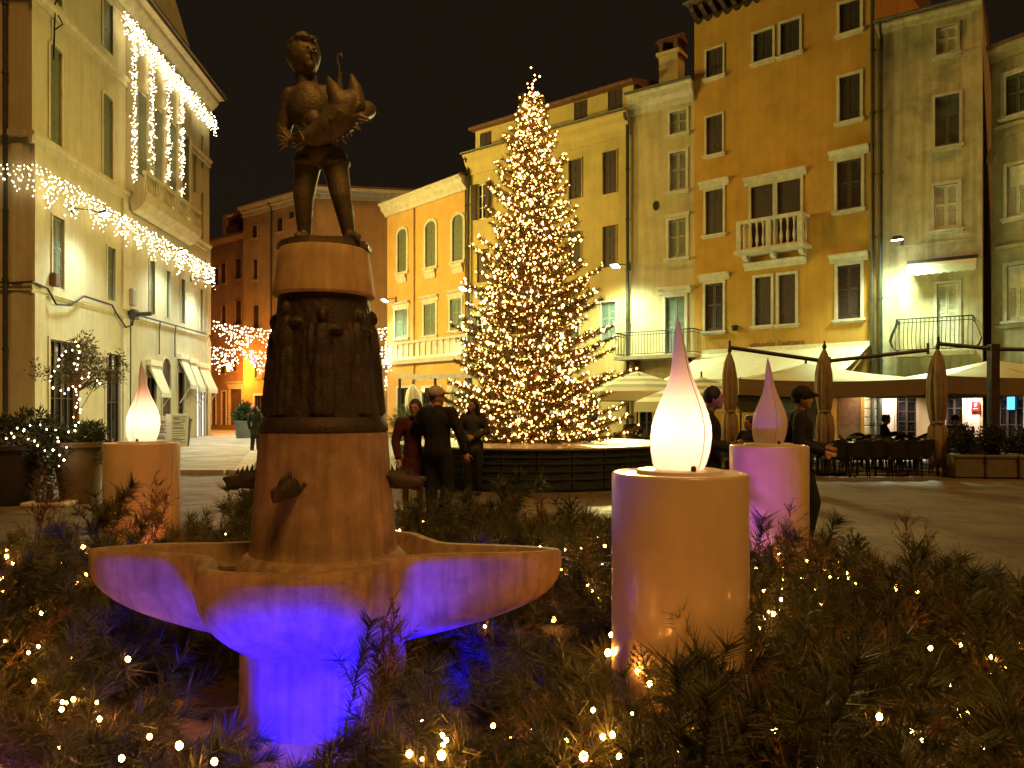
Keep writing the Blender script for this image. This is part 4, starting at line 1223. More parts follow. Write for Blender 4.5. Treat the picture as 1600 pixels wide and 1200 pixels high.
c_((.105, -.125, .620), .052, (.072, -.128, .690), .034); c_((.072, -.128, .690), .034, (.050, -.128, .738), .012)
c_((.168, -.092, .630), .050, (.165, -.09, .705), .034); c_((.165, -.09, .705), .034, (.148, -.09, .768), .012)
c_((.175, -.13, .60), .018, (.19, -.13, .615), .012)
fish = remeshed(m, .0068, 2, 'fish')
fo = put('fish', fish, M['bronze'], boy)
def spike(mb, a, b, w):
    a = Vector(a); b = Vector(b); t = (b-a).normalized(); s1 = t.cross(Vector((0, 1, 0))).normalized()*w; s2 = Vector((0, 1, 0))*w*.5
    mb.add([a+s1, a+s2, a-s1, a-s2, b], [(0, 1, 4), (1, 2, 4), (2, 3, 4), (3, 0, 4), (0, 3, 2, 1)])
f_ = MB()
for i in range(8):
    t = i/7; a = Vector((.06+.13*t, -.115, .47+.10*t+Zo)); b = a+Vector((.028+.03*math.sin(i*1.9)**2+.02*t, .0, -.045+.035*t-.012*(i % 2)))
    spike(f_, a, b, .018)
f_.build('belly_fin', M['bronze'], fo)
f_ = MB()
for i in range(6): spike(f_, (-.13, -.105, .455+Zo), (-.185-.012*(i % 2), -.12, .40+.028*i+Zo), .012)
f_.build('tail_fin', M['bronze'], fo)
f_ = MB(); f_.tube([(.098, -.11, .66+Zo), (.095, -.11, .775+Zo)], .012, 10); f_.tube([(.095, -.11, .775+Zo), (.095, -.11, .80+Zo), (.086, -.11, .83+Zo), (.09, -.11, .858+Zo), (.104, -.11, .862+Zo), (.108, -.11, .845+Zo)], .0055, 8); f_.build('water_nozzle', M['bronze'], fo, smooth=50)
m = MB()
for s_ in (0, 1):
    p = Vector((-.062+.030*s_, -.070+.020*s_, .912+Zo)); m.ball(p, .006, 8, 6)
m.build('eye', M['bronze_dark'], boy, smooth=180)

# ================================================================== GIANT CANDLES
M['candle'] = mat('glossy_cream_candle_body', (0.70, 0.52, 0.30), 0.36, var=0.07, scale=3.5, coat=0.45, bump=0.03, bscale=12, streak=0.10, stain=0.14, sscale=3.0, rvar=0.08)
M['candle_top'] = mat('candle_lid', (0.74, 0.66, 0.5), 0.3, var=0.04, coat=0.3)
def flame_mat(name):
    m = bpy.data.materials.new(name); m.use_nodes = True
    nt = m.node_tree; N = nt.nodes; Lk = nt.links
    b = N['Principled BSDF']; b.inputs['Base Color'].default_value = (0.80, 0.66, 0.55, 1); b.inputs['Roughness'].default_value = 0.13
    t = N.new('ShaderNodeBsdfTranslucent'); t.inputs[0].default_value = (0.95, 0.80, 0.70, 1)
    ms = N.new('ShaderNodeMixShader'); ms.inputs[0].default_value = 0.5
    Lk.new(b.outputs[0], ms.inputs[1]); Lk.new(t.outputs[0], ms.inputs[2]); Lk.new(ms.outputs[0], N['Material Output'].inputs[0])
    return m
M['flame'] = flame_mat('translucent_flame_skin')
M['seam'] = mat('flame_seam', (0.35, 0.27, 0.22), 0.6, var=0.05)
CH = 1.22; CR = 0.30
cbody = MB().lathe([(CR-.006, 0), (CR, .008), (CR, CH-.012), (CR-.004, CH-.004), (CR-.012, CH)], 96, cap=False).mesh('candle_body', 40)
cseam = MB().box(-.004, -CR-.0025, 0.0, .004, -CR+.004, CH-.01).mesh('body_seam')
ctop = MB().lathe([(CR-.012, CH-.0005), (CR-.03, CH+.001), (CR-.035, CH-.006), (.19, CH-.004), (.19, CH+.010), (.182, CH+.014), (.0, CH+.015)], 64, cap=False).mesh('lid', 40)
fp = [(0, .105), (.04, .117), (.12, .129), (.21, .134), (.29, .130), (.375, .115), (.46, .092), (.54, .068), (.60, .053), (.667, .041), (.73, .034), (.79, .029), (.9, .017), (.96, .009), (1, .002)]
FHt = .68
flame = MB()
NF = 48
vs = []; 
for h, r in fp:
    bx = .012*math.sin(h*PI*1.2); 
    for i in range(NF):
        a = 2*PI*i/NF
        rr = r*(1+.012*math.cos(4*a))
        vs.append((bx+rr*math.cos(a), rr*math.sin(a), h*FHt))
fs = [(k*NF+i, k*NF+(i+1) % NF, (k+1)*NF+(i+1) % NF, (k+1)*NF+i) for k in range(len(fp)-1) for i in range(NF)] + [tuple(range((len(fp)-1)*NF, len(fp)*NF))]
flame.add(vs, fs)
flame_me = flame.mesh('flame', 180)
def seam_mesh(a):
    return MB().tube([(.012*math.sin(h*PI*1.2)+(r+.0008)*math.cos(a), (r+.0008)*math.sin(a), h*FHt) for h, r in fp], .0022, 4).mesh('seam')
knob = MB().lathe([(.010, 0), (.012, .004), (.012, .018), (.007, .024)], 10).mesh('screw')
def candle(px, d, lit, label, seam_at, rz=0):
    x = (px-800)/F*d
    r = empty('candle_decoration', (x, d, 0), 0, label, 'giant candle', 'giant candles set round the fountain')
    put('candle_body', cbody, M['candle'], r)
    put('body_seam', cseam, M['candle_top'], r, rz=R(70))
    put('lid', ctop, M['candle_top'], r)
    fl = put('flame', flame_me, M['flame'], r, loc=(0, 0, CH+.012), rz=rz)
    for q in (0, 1):
        put('seam', seam_mesh(seam_at+q*PI), M['seam'], fl)
    put('screw', knob, M['bronze_dark'], r, loc=(.03, -.15, CH+.013))
    if lit:
        ld = bpy.data.lights.new('flame_lamp', 'POINT'); ld.energy = lit; ld.color = (1.0, 0.66, 0.46); ld.shadow_soft_size = .05
        lo = bpy.data.objects.new('flame_lamp', ld); COL.objects.link(lo); lo.parent = fl; lo.location = (0.004, 0, .17)
    return r
candle(1061, 3.45, 1.7, 'nearest cream candle with brightly lit teardrop flame, in front of the terrace', -.95)
candle(1201, 6.1, 0, 'candle with unlit flame, tinted violet on one side, behind the nearest candle', -1.5)
candle(222, 6.55, 1.7, 'lit candle beside the big plant pots near the town hall', -1.75)

# ================================================================== COLOURED GROUND SPOTS
def ground_spot(loc, aim, col, power, size, label, rad=.05, blend=.7):
    loc = Vector(loc); aim = Vector(aim)
    r = empty('ground_spotlight', loc, 0, label, 'spotlight', 'small coloured spotlights in the greenery')
    d = (aim-loc).normalized()
    qd = (-d).to_track_quat('Z', 'Y').to_euler()
    k = MB(); k.lathe([(.03, .10), (.05, .08), (.055, .0), (.058, -.0)], 16, cap=True); o = k.build('housing', M['lamp_metal'], r, smooth=40); o.rotation_euler = qd
    k = MB(); k.lathe([(.0, -.006), (.05, -.006), (.052, -.001)], 16, cap=False); o = k.build('lens', emat('lens_'+label.split()[0], col, 1.5), r); o.rotation_euler = qd
    k = MB(); k.tube([(0, .02, -loc.z), (0, .03, -.04)], .012, 6); k.build('spike', M['lamp_metal'], r)
    ld = bpy.data.lights.new('spot', 'SPOT'); ld.energy = power; ld.color = col; ld.spot_size = R(size); ld.spot_blend = blend; ld.shadow_soft_size = rad
    lo = bpy.data.objects.new('spot', ld); COL.objects.link(lo); lo.parent = r; lo.location = d*.03; lo.rotation_euler = qd
    return r
ground_spot((FX+.06, FY-.62, .06), (FX-.02, FY-.34, .50), (0.0, 0.0, 1.0), 165, 140, 'blue spotlight hidden in the boughs in front of the fountain column')
ground_spot((FX+.58, FY+.12, .05), (FX+.80, FY-.02, .62), (0.0, 0.0, 1.0), 42, 140, 'blue spotlight under the wing of the basin nearest the big candle')
ground_spot((1.12, 5.02, .34), (2.0, 6.1, 0.95), (0.45, 0.08, 1.0), 48, 75, 'violet spotlight in the boughs aimed at the unlit candle')
ground_spot((FX-.75, FY-1.35, .25), (FX-.35, FY-.3, .75), (0.62, 0.05, 0.55), 1.5, 120, 'magenta spotlight in the boughs aimed at the basin wing')
ground_spot((-2.45, 5.45, .34), (-3.1, 6.5, .85), (1.0, 0.13, 0.16), 7, 60, 'red spotlight in the boughs aimed at the lit candle by the pots')

# ================================================================== CHRISTMAS TREE
M['needle_tree'] = leafmat('spruce_needles', (0.065, 0.055, 0.018), (0.16, 0.115, 0.034), 0.65, 0.3)
M['bark'] = mat('spruce_bark', (0.24, 0.11, 0.05), 0.85, var=0.3, scale=12, bump=0.5, bscale=40)
M['bulb_warm'] = emat('warm_fairy_bulb', (1.0, 0.47, 0.11), 7.5)
M['bulb_bright'] = emat('bright_fairy_bulb', (1.0, 0.50, 0.13), 14.0)
M['bulb_bed'] = emat('warm_bed_bulb', (1.0, 0.38, 0.065), 70.0)
M['bulb_cool'] = emat('pale_icicle_bulb', (1.0, 0.84, 0.45), 5.5)
TX, TY = 0.44, 16.7
TZ0, TZ1 = 0.80, 8.72
tree = empty('christmas_tree', (TX, TY, 0), 0, 'tall spruce christmas tree wrapped in thousands of warm fairy lights', 'christmas tree')
rs = np.random.RandomState(5)
k = MB(); k.tube([(0, 0, .5), (.02, 0, 3), (-.01, .01, 6), (0, 0, TZ1-.1)], [.17, .13, .07, .010], 10); k.build('trunk', M['bark'], tree, smooth=60)
br = MB(); tris = []; bulbs = []
def needle_strip(p, q, n, ln, wd, tris, rs, droop=0.0):
    p = np.array(p); q = np.array(q); ax = q-p; L = np.linalg.norm(ax)
    if L < 1e-6: return
    ax = ax/L
    up = np.array((0, 0, 1.0)); s1 = np.cross(ax, up); s1 /= (np.linalg.norm(s1)+1e-9); s2 = np.cross(s1, ax)
    t = (np.arange(n)+rs.uniform(0, 1, n))/n
    ph = rs.uniform(0, 2*np.pi, n)
    base = p[None]+ax[None]*(t*L)[:, None]
    rad = np.cos(ph)[:, None]*s1[None]+np.sin(ph)[:, None]*s2[None]
    dirn = rad*0.85+ax[None]*0.65; dirn[:, 2] -= droop
    dirn /= np.linalg.norm(dirn, axis=1)[:, None]
    l = ln*rs.uniform(.7, 1.25, n)
    tip = base+dirn*l[:, None]
    w = np.cross(dirn, rs.normal(0, 1, (n, 3))); w /= (np.linalg.norm(w, axis=1)[:, None]+1e-9); w *= wd
    tris.append(np.stack([base-w, base+w, tip], axis=1))
nwh = 32
for wi in range(nwh):
    f = (wi+.2)/nwh
    z = TZ0+.12+(TZ1-TZ0-.5)*f
    # crown radius: long skirts low down, with steps
    Rr_ = 1.98*(1-f)**0.86+.16
    nb = int(9+5*(1-f))
    for b in range(nb):
        a = 2*PI*(b/nb)+wi*1.1+rs.uniform(-.22, .22)
        Lb = Rr_*rs.uniform(.58, 1.14)
        if rs.uniform() < .12: Lb *= 1.10
        lift = .34+.38*f
        pts = []
        ns = 7
        for s_ in range(ns+1):
            t = s_/ns
            r = Lb*t
            zz = z+Lb*(lift*t*t*0.95-.26*t)
            pts.append(np.array((r*math.cos(a), r*math.sin(a), zz)))
        br.tube(pts, [.030*(1-.85*s_/ns)*(1-.5*f)+.004 for s_ in range(ns+1)], 4, cap=False)
        nt_ = max(5, int(Lb*13))
        tang = np.array((-math.sin(a), math.cos(a), 0))
        for q in range(nt_):
            t = .18+.82*(q+.5)/nt_
            i0 = min(ns-1, int(t*ns)); u = t*ns-i0
            p = pts[i0]*(1-u)+pts[i0+1]*u
            d = pts[i0+1]-pts[i0]; d = d/np.linalg.norm(d)
            sl_ = (.10+.26*Lb*(1-t)*.8)*rs.uniform(.7, 1.2)
            for sg in (-1, 1):
                dd = d*.72+tang*sg*.75+np.array((0, 0, rs.uniform(-.22, .12)))
                e = p+dd*sl_
                needle_strip(p, e, max(10, int(sl_*110)), .085, .0085, tris, rs, .08)
                if rs.uniform() < .42: bulbs.append(p+dd*sl_*rs.uniform(.3, 1.05)+rs.normal(0, .022, 3)+np.array((0, 0, .02)))
        for i0 in range(2, ns):
            needle_strip(pts[i0], pts[i0+1], max(8, int(Lb/ns*120)), .085, .0085, tris, rs)
            if rs.uniform() < .55: bulbs.append(pts[i0+1]+rs.normal(0, .03, 3)+np.array((0, 0, .03)))
needle_strip((0, 0, TZ1-.8), (0, 0, TZ1), 90, .09, .008, tris, rs)
for q in range(26): bulbs.append(np.array((0, 0, TZ1-.9+.95*rs.uniform()))+rs.normal(0, .07, 3))
for q in range(130):
    zz = rs.uniform(TZ0+.2, TZ1-1); bulbs.append(np.array((0, 0, zz))+np.array((rs.normal(0, .1), -.12, 0)))
br.build('branches', M['bark'], tree, kind='stuff')
put('needles', tri_mesh('needles', np.concatenate(tris)), M['needle_tree'], tree, kind='stuff')
bulbs = np.array(bulbs); sel = rs.uniform(0, 1, len(bulbs)) < .22
put('fairy_lights', bulb_mesh('fairy_lights', bulbs[~sel], .0185, .4), M['bulb_warm'], tree, kind='stuff')
put('fairy_lights', bulb_mesh('fairy_lights', bulbs[sel], .0260, .4), M['bulb_bright'], tree, kind='stuff')
N_TREE_BULBS = len(bulbs)

# planter ring round the tree
M['planter_green'] = mat('dark_green_board', (0.030, 0.040, 0.030), 0.5, var=0.2, scale=4, bump=0.08)
M['planter_top'] = mat('planter_rim', (0.30, 0.26, 0.15), 0.4, var=0.2, scale=5)
pl = empty('tree_planter', (TX, TY, 0), 0, 'large round dark green planter box under the christmas tree', 'planter')
PRd, PH, NP_ = 2.88, .76, 28
for i in range(NP_):
    a0 = 2*PI*i/NP_+.004; a1 = 2*PI*(i+1)/NP_-.004
    k = MB(); k.polyz([(PRd*math.cos(a0), PRd*math.sin(a0)), (PRd*math.cos(a1), PRd*math.sin(a1)), ((PRd-.06)*math.cos(a1), (PRd-.06)*math.sin(a1)), ((PRd-.06)*math.cos(a0), (PRd-.06)*math.sin(a0))], .05, PH)
    k.build('panel', M['planter_green'], pl)
k = MB()
for zz in (.22, .36, .50, .62): k.lathe([(PRd-.008, zz), (PRd+.012, zz+.005), (PRd+.012, zz+.028), (PRd-.008, zz+.033)], 56, cap=False)
k.lathe([(PRd-.03, .0), (PRd-.03, .05)], 56, cap=False); k.build('batten', M['planter_green'], pl)
k = MB(); k.lathe([(PRd+.03, PH+.003), (PRd+.035, PH+.02), (PRd+.03, PH+.04), (.2, PH+.044)], 56, cap=False); k.build('top_board', M['planter_top'], pl)

# ================================================================== HANGING LIGHTS
def wire_and_bulbs(name, label, path, drop_fn, step, bstep, r, spread=0.03, seed=3, m='bulb_cool', group='icicle light curtains', cat='string lights'):
    """path: list of world points of the carrying wire; drop_fn(s) gives the length of the strand there"""
    rs = np.random.RandomState(seed)
    P_ = [np.array(p) for p in path]
    seg = [np.linalg.norm(P_[i+1]-P_[i]) for i in range(len(P_)-1)]
    T_ = sum(seg); root = empty(name, P_[0], 0, label, cat, group)
    k = MB(); k.tube([p-P_[0] for p in P_], .008, 4)
    pts = []; s = 0.0
    def at(s):
        for i, g in enumerate(seg):
            if s <= g or i == len(seg)-1: return P_[i]+(P_[i+1]-P_[i])*min(1, s/g)
            s -= g
    while s < T_:
        p = at(s); d = drop_fn(s, rs)
        k.tube([p-P_[0], p-P_[0]+np.array((0, 0, -d))], .003, 3, cap=False)
        n = max(1, int(d/bstep))
        for j in range(n+1): pts.append(p-P_[0]+np.array((0, 0, -d*j/max(1, n)))+rs.normal(0, spread, 3))
        s += step*rs.uniform(.7, 1.3)
    k.build('wire', M['cable'], root)
    put('bulbs', bulb_mesh('bulbs', pts, r, .35, seed), M[m], root, kind='stuff')
    return len(pts)
zi = 9.25
def icd(s, rs): return (0.35+.75*abs(math.sin(s*1.9+.7*math.sin(s*.7))))*rs.uniform(.6, 1.15)
cnt = []
w0 = U.world(-.25, -.3, zi); w1 = U.world(bs0-.2, -.3, zi-.05); w2 = U.world(U.L-.05, -.35, zi-.15)
cnt.append(wire_and_bulbs('icicle_lights', 'curtain of icicle lights along the long front of the town hall', [w0, w1, w2], icd, .12, .145, .024, .04, 3))
e0 = U.world(-.3, 6, zi); e1 = U.world(-.3, -.25, zi)
cnt.append(wire_and_bulbs('icicle_lights', 'curtain of icicle lights on the short end wall of the town hall', [e0, e1], lambda s, r: icd(s, r)*.8, .12, .145, .022, .04, 4))
zu = 17.25
g0 = U.world(U.sz(177, 0)[0], -.42, zu); g1 = U.world(U.L-.25, -.42, zu-.15)
cnt.append(wire_and_bulbs('garland_lights', 'dense garland of lights under the eaves of the town hall', [g0, g1], lambda s, r: r.uniform(.35, .85), .07, .12, .024, .06, 5))
for i, (px, yb) in enumerate(((210, 284), (238, 309), (263, 331), (285, 351))):
    a, _ = U.sz(px, 300, .48); z0 = U.sz(px, yb, .48)[1]
    p0 = U.world(a, -.48, zu-.3)
    rs_ = np.random.RandomState(20+i); Lh = zu-.3-z0
    root = empty('light_strand', p0, 0, ['hanging light strand nearest the square on the town hall', 'second hanging light strand from the square on the town hall', 'third hanging light strand from the square on the town hall', 'hanging light strand farthest from the square on the town hall'][i], 'string lights', 'light strands hanging from the eaves')
    k = MB(); k.tube([(0, 0, 0), (0, 0, -Lh)], .012, 4); k.build('wire', M['cable'], root)
    nbb = int(Lh*34); pts = np.stack([rs_.normal(0, .06, nbb), rs_.normal(0, .06, nbb), -rs_.uniform(0, Lh, nbb)], 1)
    put('bulbs', bulb_mesh('bulbs', pts, .025, .35, 30+i), M['bulb_cool'], root, kind='stuff')
# garlands across the lane
def lane_garland(pa, pb, sag, label, seed, drop=1.1):
    pa = np.array(pa); pb = np.array(pb)
    path = [pa+(pb-pa)*t+np.array((0, 0, -sag*4*t*(1-t))) for t in [i/14 for i in range(15)]]
    wire_and_bulbs('lane_lights', label, path, lambda s, r: (.25+drop*abs(math.sin(s*1.35+seed)))*r.uniform(.6, 1.1), .12, .17, .034, .045, seed, 'bulb_lane', 'garlands across the lane')
M['bulb_lane'] = emat('lane_bulb', (1.0, 0.80, 0.42), 7.0)
lane_garland(P(333, 503, 44.5), P(612, 512, 44.5), .5, 'upper light garland across the lane behind the statue', 6)
lane_garland(P(330, 543, 42.5), P(612, 540, 42.5), .35, 'lower light garland across the lane behind the statue', 7)
lane_garland(P(560, 590, 50), P(612, 588, 46), .1, 'short light garland low between pedestal and orange house', 8, .6)
# red hanging lamp in the lane and orange street lamps
r = empty('lane_lantern', P(396, 560, 43.5), 0, 'small red glowing lantern hanging under the lane garland', 'lantern')
k = MB(); k.lathe([(.02, .26), (.12, .2), (.22, .05), (.22, -.05), (.12, -.2), (.02, -.26)], 14); k.build('globe', emat('red_lantern', (1.0, .10, .12), 2.2), r, smooth=180)
k = MB(); k.tube([(0, 0, .26), (0, 0, .7)], .012, 5); k.build('cord', M['cable'], r)
def lane_lamp(pos, power, label, wallfac=None):
    r = empty('street_lantern', pos, 0, label, 'street lamp', 'orange lamps in the lane')
    k = MB(); k.lathe([(.06, -.25), (.12, -.2), (.19, .15)], 6, cap=False); k.build('glass', emat('sodium_glass', (1.0, .42, .06), 9.0), r)
    k = MB(); k.lathe([(.22, .152), (.18, .22), (.05, .36), (.0, .40)], 6, cap=False); k.tube([(0, 0, .36), (0, .25, .55), (0, .9, .5)], .025, 6); k.build('bracket', M['iron'], r)
    ld = bpy.data.lights.new('sodium', 'POINT'); ld.energy = power; ld.color = (1.0, 0.36, 0.045); ld.shadow_soft_size = .2
    lo = bpy.data.objects.new('sodium', ld); COL.objects.link(lo); lo.parent = r; lo.location = (0, 0, -.4)
lane_lamp(Q.world(.4, -1.3, 4.3), 520, 'orange lantern lighting the stone doorway in the lane')
lane_lamp(Q.world(6.0, -2.2, 4.0), 260, 'orange lantern in the lane hidden behind the pedestal')

# ================================================================== PEOPLE
M['skin'] = mat('skin', (0.50, 0.27, 0.17), 0.55, var=0.08)
M['cl_black'] = mat('black_cloth', (0.014, 0.013, 0.013), 0.85, var=0.25, scale=14, bump=0.3, bscale=60)
M['cl_navy'] = mat('dark_navy_cloth', (0.016, 0.017, 0.024), 0.85, var=0.25, scale=14, bump=0.3, bscale=60)
M['cl_red'] = mat('dark_red_cloth', (0.075, 0.012, 0.011), 0.85, var=0.2, scale=12, bump=0.3, bscale=60)
M['cl_grey'] = mat('charcoal_cloth', (0.050, 0.050, 0.050), 0.85, var=0.25, scale=14, bump=0.3, bscale=60)
M['cl_green'] = mat('dark_green_cloth', (0.020, 0.032, 0.022), 0.85, var=0.25, scale=14)
M['cl_white'] = mat('off_white_cloth', (0.55, 0.50, 0.40), 0.85, var=0.12, scale=10)
M['cl_purple'] = mat('violet_felt', (0.07, 0.05, 0.20), 0.9, var=0.15)
M['cl_brown'] = mat('brown_cloth', (0.10, 0.06, 0.035), 0.85, var=0.2, scale=12)
M['hair_dark'] = mat('dark_hair', (0.018, 0.012, 0.009), 0.5, var=0.3, scale=30, bump=0.5, bscale=120)
M['hair_brown'] = mat('brown_hair', (0.05, 0.028, 0.016), 0.5, var=0.3, scale=30, bump=0.5, bscale=120)
M['leather'] = mat('dark_leather', (0.02, 0.016, 0.013), 0.45, var=0.2)
M['eye_dark'] = mat('eye', (0.012, 0.010, 0.008), 0.3, var=0)
M['lips'] = mat('lips', (0.32, 0.11, 0.09), 0.5, var=0)

def person(label, loc, rz, H=1.72, pose=None, top='cl_black', bottom='cl_black', hair='hair_dark', hairlen=0, hat=None, skirt=None, coat=0.0, vox=.013, shoes='leather', head_turn=0.0, sit=False, bag=False, fat=1.0, bare=False):
    k = H/1.75
    J = dict(pel=(0, 0, .95), waist=(0, 0, 1.10), chest=(0, 0, 1.30), neck=(0, .01, 1.47), head=(0, -.01, 1.63),
             ls=(-.175, .01, 1.42), le=(-.235, .03, 1.15), lh=(-.22, -.05, .90), rs=(.175, .01, 1.42), re=(.235, .03, 1.15), rh=(.22, -.05, .90),
             lhip=(-.09, 0, .92), lk=(-.10, -.01, .50), la=(-.10, .03, .09), rhip=(.09, 0, .92), rk=(.10, -.01, .50), ra=(.10, .03, .09))
    J.update(pose or {})
    J = {a: Vector(b)*k for a, b in J.items()}
    hd = J['head']
    hq = Matrix.Rotation(head_turn, 3, 'Z')
    def hp(x, y, z): return hd+hq @ (Vector((x, y, z))*k)
    m = MB()
    def c(a, r0, b, r1): m.caps(a, r0*k, b, r1*k, 12, 4)
    # ---- body: one continuous skin surface
    m.ball(hd, .098*k, 16, 12, (.82, .95, 1.15))
    c(hp(0, -.035, -.05), .062, hp(0, -.055, -.085), .036)
    c(hp(0, -.092, .01), .010, hp(0, -.112, -.022), .013)
    for s_ in (-1, 1):
        c(hp(.081*s_, .005, .005), .014, hp(.083*s_, .012, -.02), .010)
        c(hp(.02*s_, -.088, .028), .012, hp(.045*s_, -.076, .026), .010)
    c(hp(-.015, -.092, -.052), .010, hp(.015, -.092, -.052), .010)
    c(J['neck'], .055, hd+Vector((0, .01, -.06))*k, .050)
    c(J['chest'], .115*fat, J['waist'], .10*fat); c(J['waist'], .10*fat, J['pel'], .105*fat)
    c(J['ls'], .05, J['rs'], .05)
    for s_ in 'lr':
        c(J[s_+'s'], .048, J[s_+'e'], .038); c(J[s_+'e'], .037, J[s_+'h'], .024)
        d = (J[s_+'h']-J[s_+'e']).normalized(); h0 = J[s_+'h']
        sd = d.cross(Vector((0, 1, .2))); sd = sd.normalized() if sd.length > .1 else Vector((1, 0, 0))
        up = sd.cross(d).normalized()
        c(h0, .026, h0+d*.075*k, .034)
        for f in range(4):
            a = h0+d*.085*k+sd*(f-1.5)*.0205*k
            b = a+(d*.85+up*-.35)*(.034+.006*(1.5-abs(f-1.5)))*k
            e = b+(d*.45+up*-.8)*.030*k
            c(a, .0095, b, .0088); c(b, .0088, e, .0078)
        t0 = h0+d*.03*k-sd*.03*k
        c(t0, .012, t0+(d*.6-sd*.75)*.038*k, .0105); c(t0+(d*.6-sd*.75)*.038*k, .0105, t0+(d*1.3-sd*.85)*.055*k, .0088)
        c(J[s_+'hip'], .082, J[s_+'k'], .055); c(J[s_+'k'], .052, J[s_+'a'], .036)
        fd = Vector((0, -1, 0))
        kd = J[s_+'a']-J[s_+'k']
        c(J[s_+'a']+Vector((0, .02, -.05))*k, .034, J[s_+'a']+Vector((.01*(1 if s_ == 'r' else -1), -.13, -.06))*k, .030)
    o = put('person', remeshed(m, vox, 2, 'person'), M['skin'], None, loc, rz, label=label, cat='person')
    # ---- eyes, mouth
    e = MB()
    for s_ in (-1, 1): e.ball(hp(.034*s_, -.083, .012), .0095*k, 8, 6)
    e.build('eyes', M['eye_dark'], o, smooth=180)
    # ---- top
    m = MB(); g = .020
    c(J['chest'], .130*fat, J['waist'], .122*fat); c(J['waist'], .126*fat, J['pel'], .136*fat); c(J['neck']+Vector((0, .06, -.04))*k, .06, J['neck']+Vector((0, .07, -.09))*k, .06)
    if coat: c(J['pel'], .132*fat, J['pel']+Vector((0, .0, -coat))*k, .15*fat)
    m.ball(J['chest']+Vector((0, 0, .03))*k, .13*k*fat, 14, 10, (1.28, .92, 1.0))
    c(J['ls'], .074, J['rs'], .074); c(J['neck']-Vector((0, 0, .03))*k, .072, J['neck']+Vector((0, 0, .005))*k, .064)
    for s_ in 'lr':
        c(J[s_+'s'], .076, J[s_+'e'], .066); c(J[s_+'e'], .065, J[s_+'h']+(J[s_+'e']-J[s_+'h'])*.08, .050); c(J[s_+'e']*.5+J[s_+'s']*.5, .073, J[s_+'e']*.55+J[s_+'s']*.45+Vector((0, .01, 0)), .072)
    if bag: c(J['chest']+Vector((0, .16, -.05))*k, .11, J['waist']+Vector((0, .17, .02))*k, .12)
    put('jacket', remeshed(m, vox, 2, 'jacket'), M[top], o)
    # ---- bottom
    m = MB()
    if skirt:
        n = 28
        sk = MB(); z0 = J['waist'].z; zs = [z0, J['pel'].z, J['pel'].z-.15*k, skirt*k]
        rr = [.125*k, .15*k, .175*k, .205*k]
        vs = []
        for z, r_ in zip(zs, rr):
            for i in range(n):
                a = 2*PI*i/n; q = r_*(1+.05*math.sin(a*7)*(1 if z < J['pel'].z else .2))
                vs.append((J['pel'].x+q*math.cos(a), J['pel'].y+q*.82*math.sin(a), z))
        sk.add(vs, [(j*n+i, j*n+(i+1) % n, (j+1)*n+(i+1) % n, (j+1)*n+i) for j in range(3) for i in range(n)])
        sk.build('skirt', M[bottom], o, smooth=180)
    else:
        c(J['pel'], .128*fat, J['pel']+Vector((0, 0, -.03))*k, .122*fat)
        for s_ in 'lr':
            c(J[s_+'hip'], .105, J[s_+'k'], .084); c(J[s_+'k'], .083, J[s_+'a']+Vector((0, 0, .05))*k, .070)
        put('trousers', remeshed(m, vox, 2, 'trousers'), M[bottom], o)
    # ---- shoes
    for s_ in 'lr':
        m = MB(); a = J[s_+'a']; sx = (1 if s_ == 'r' else -1)
        c(a+Vector((0, .03, -.045))*k, .045, a+Vector((.012*sx, -.14, -.055))*k, .038)
        c(a+Vector((0, .01, .02))*k, .048, a+Vector((0, .01, -.03))*k, .046)
        sh = remeshed(m, .012, 2, 'shoe'); put('shoe', sh, M[shoes], o)
    # ---- hair and hat
    if hair:
        m = MB()
        m.ball(hp(0, .018, .028), .108*k, 16, 12, (.88, .92, 1.02))
        if hairlen:
            for i in range(7):
                a = PI*(i/6)
                x = .085*math.cos(a); y = .02+.07*math.sin(a)
                c(hp(x, y, .02), .038, hp(x*1.35, y*1.1, -hairlen*.6), .040); c(hp(x*1.35, y*1.1, -hairlen*.6), .042, hp(x*1.5, y*1.15, -hairlen), .026)
        hm = remeshed(m, .011, 2, 'hair')
        put('hair', hm, M[hair], o)
    if hat == 'cap':
        m = MB(); m.ball(hp(0, .01, .05), .112*k, 18, 12, (.92, 1.02, .85)); c(hp(-.04, -.09, .055), .016, hp(.04, -.09, .055), .016); c(hp(-.05, -.13, .045), .012, hp(.05, -.13, .045), .012); c(hp(0, -.08, .06), .03, hp(0, -.155, .04), .014)
        put('cap', remeshed(m, .011, 2, 'cap'), M['cl_white'], o)
    elif hat == 'blackcap':
        m = MB(); m.ball(hp(0, .01, .05), .114*k, 18, 12, (.92, 1.02, .9)); c(hp(0, -.08, .05), .035, hp(0, -.165, .035), .016)
        put('cap', remeshed(m, .012, 2, 'cap'), M['cl_black'], o)
    elif hat == 'brim':
        m = MB(); m.lathe([(.16, .05), (.165, .058), (.105, .075), (.10, .15), (.07, .175), (.0, .17)], 20, cap=False)
        q = m.build('hat', M['cl_purple'], o, smooth=60); q.location = hd-Vector((0, 0, .02))
    elif hat == 'knit':
        m = MB(); m.ball(hp(0, .01, .05), .114*k, 18, 12, (.92, 1.0, .95)); put('cap', remeshed(m, .012, 2, 'cap'), M['cl_red'], o)
    return o

def gp(px, d): return ((px-800)/F*d, d, 0)
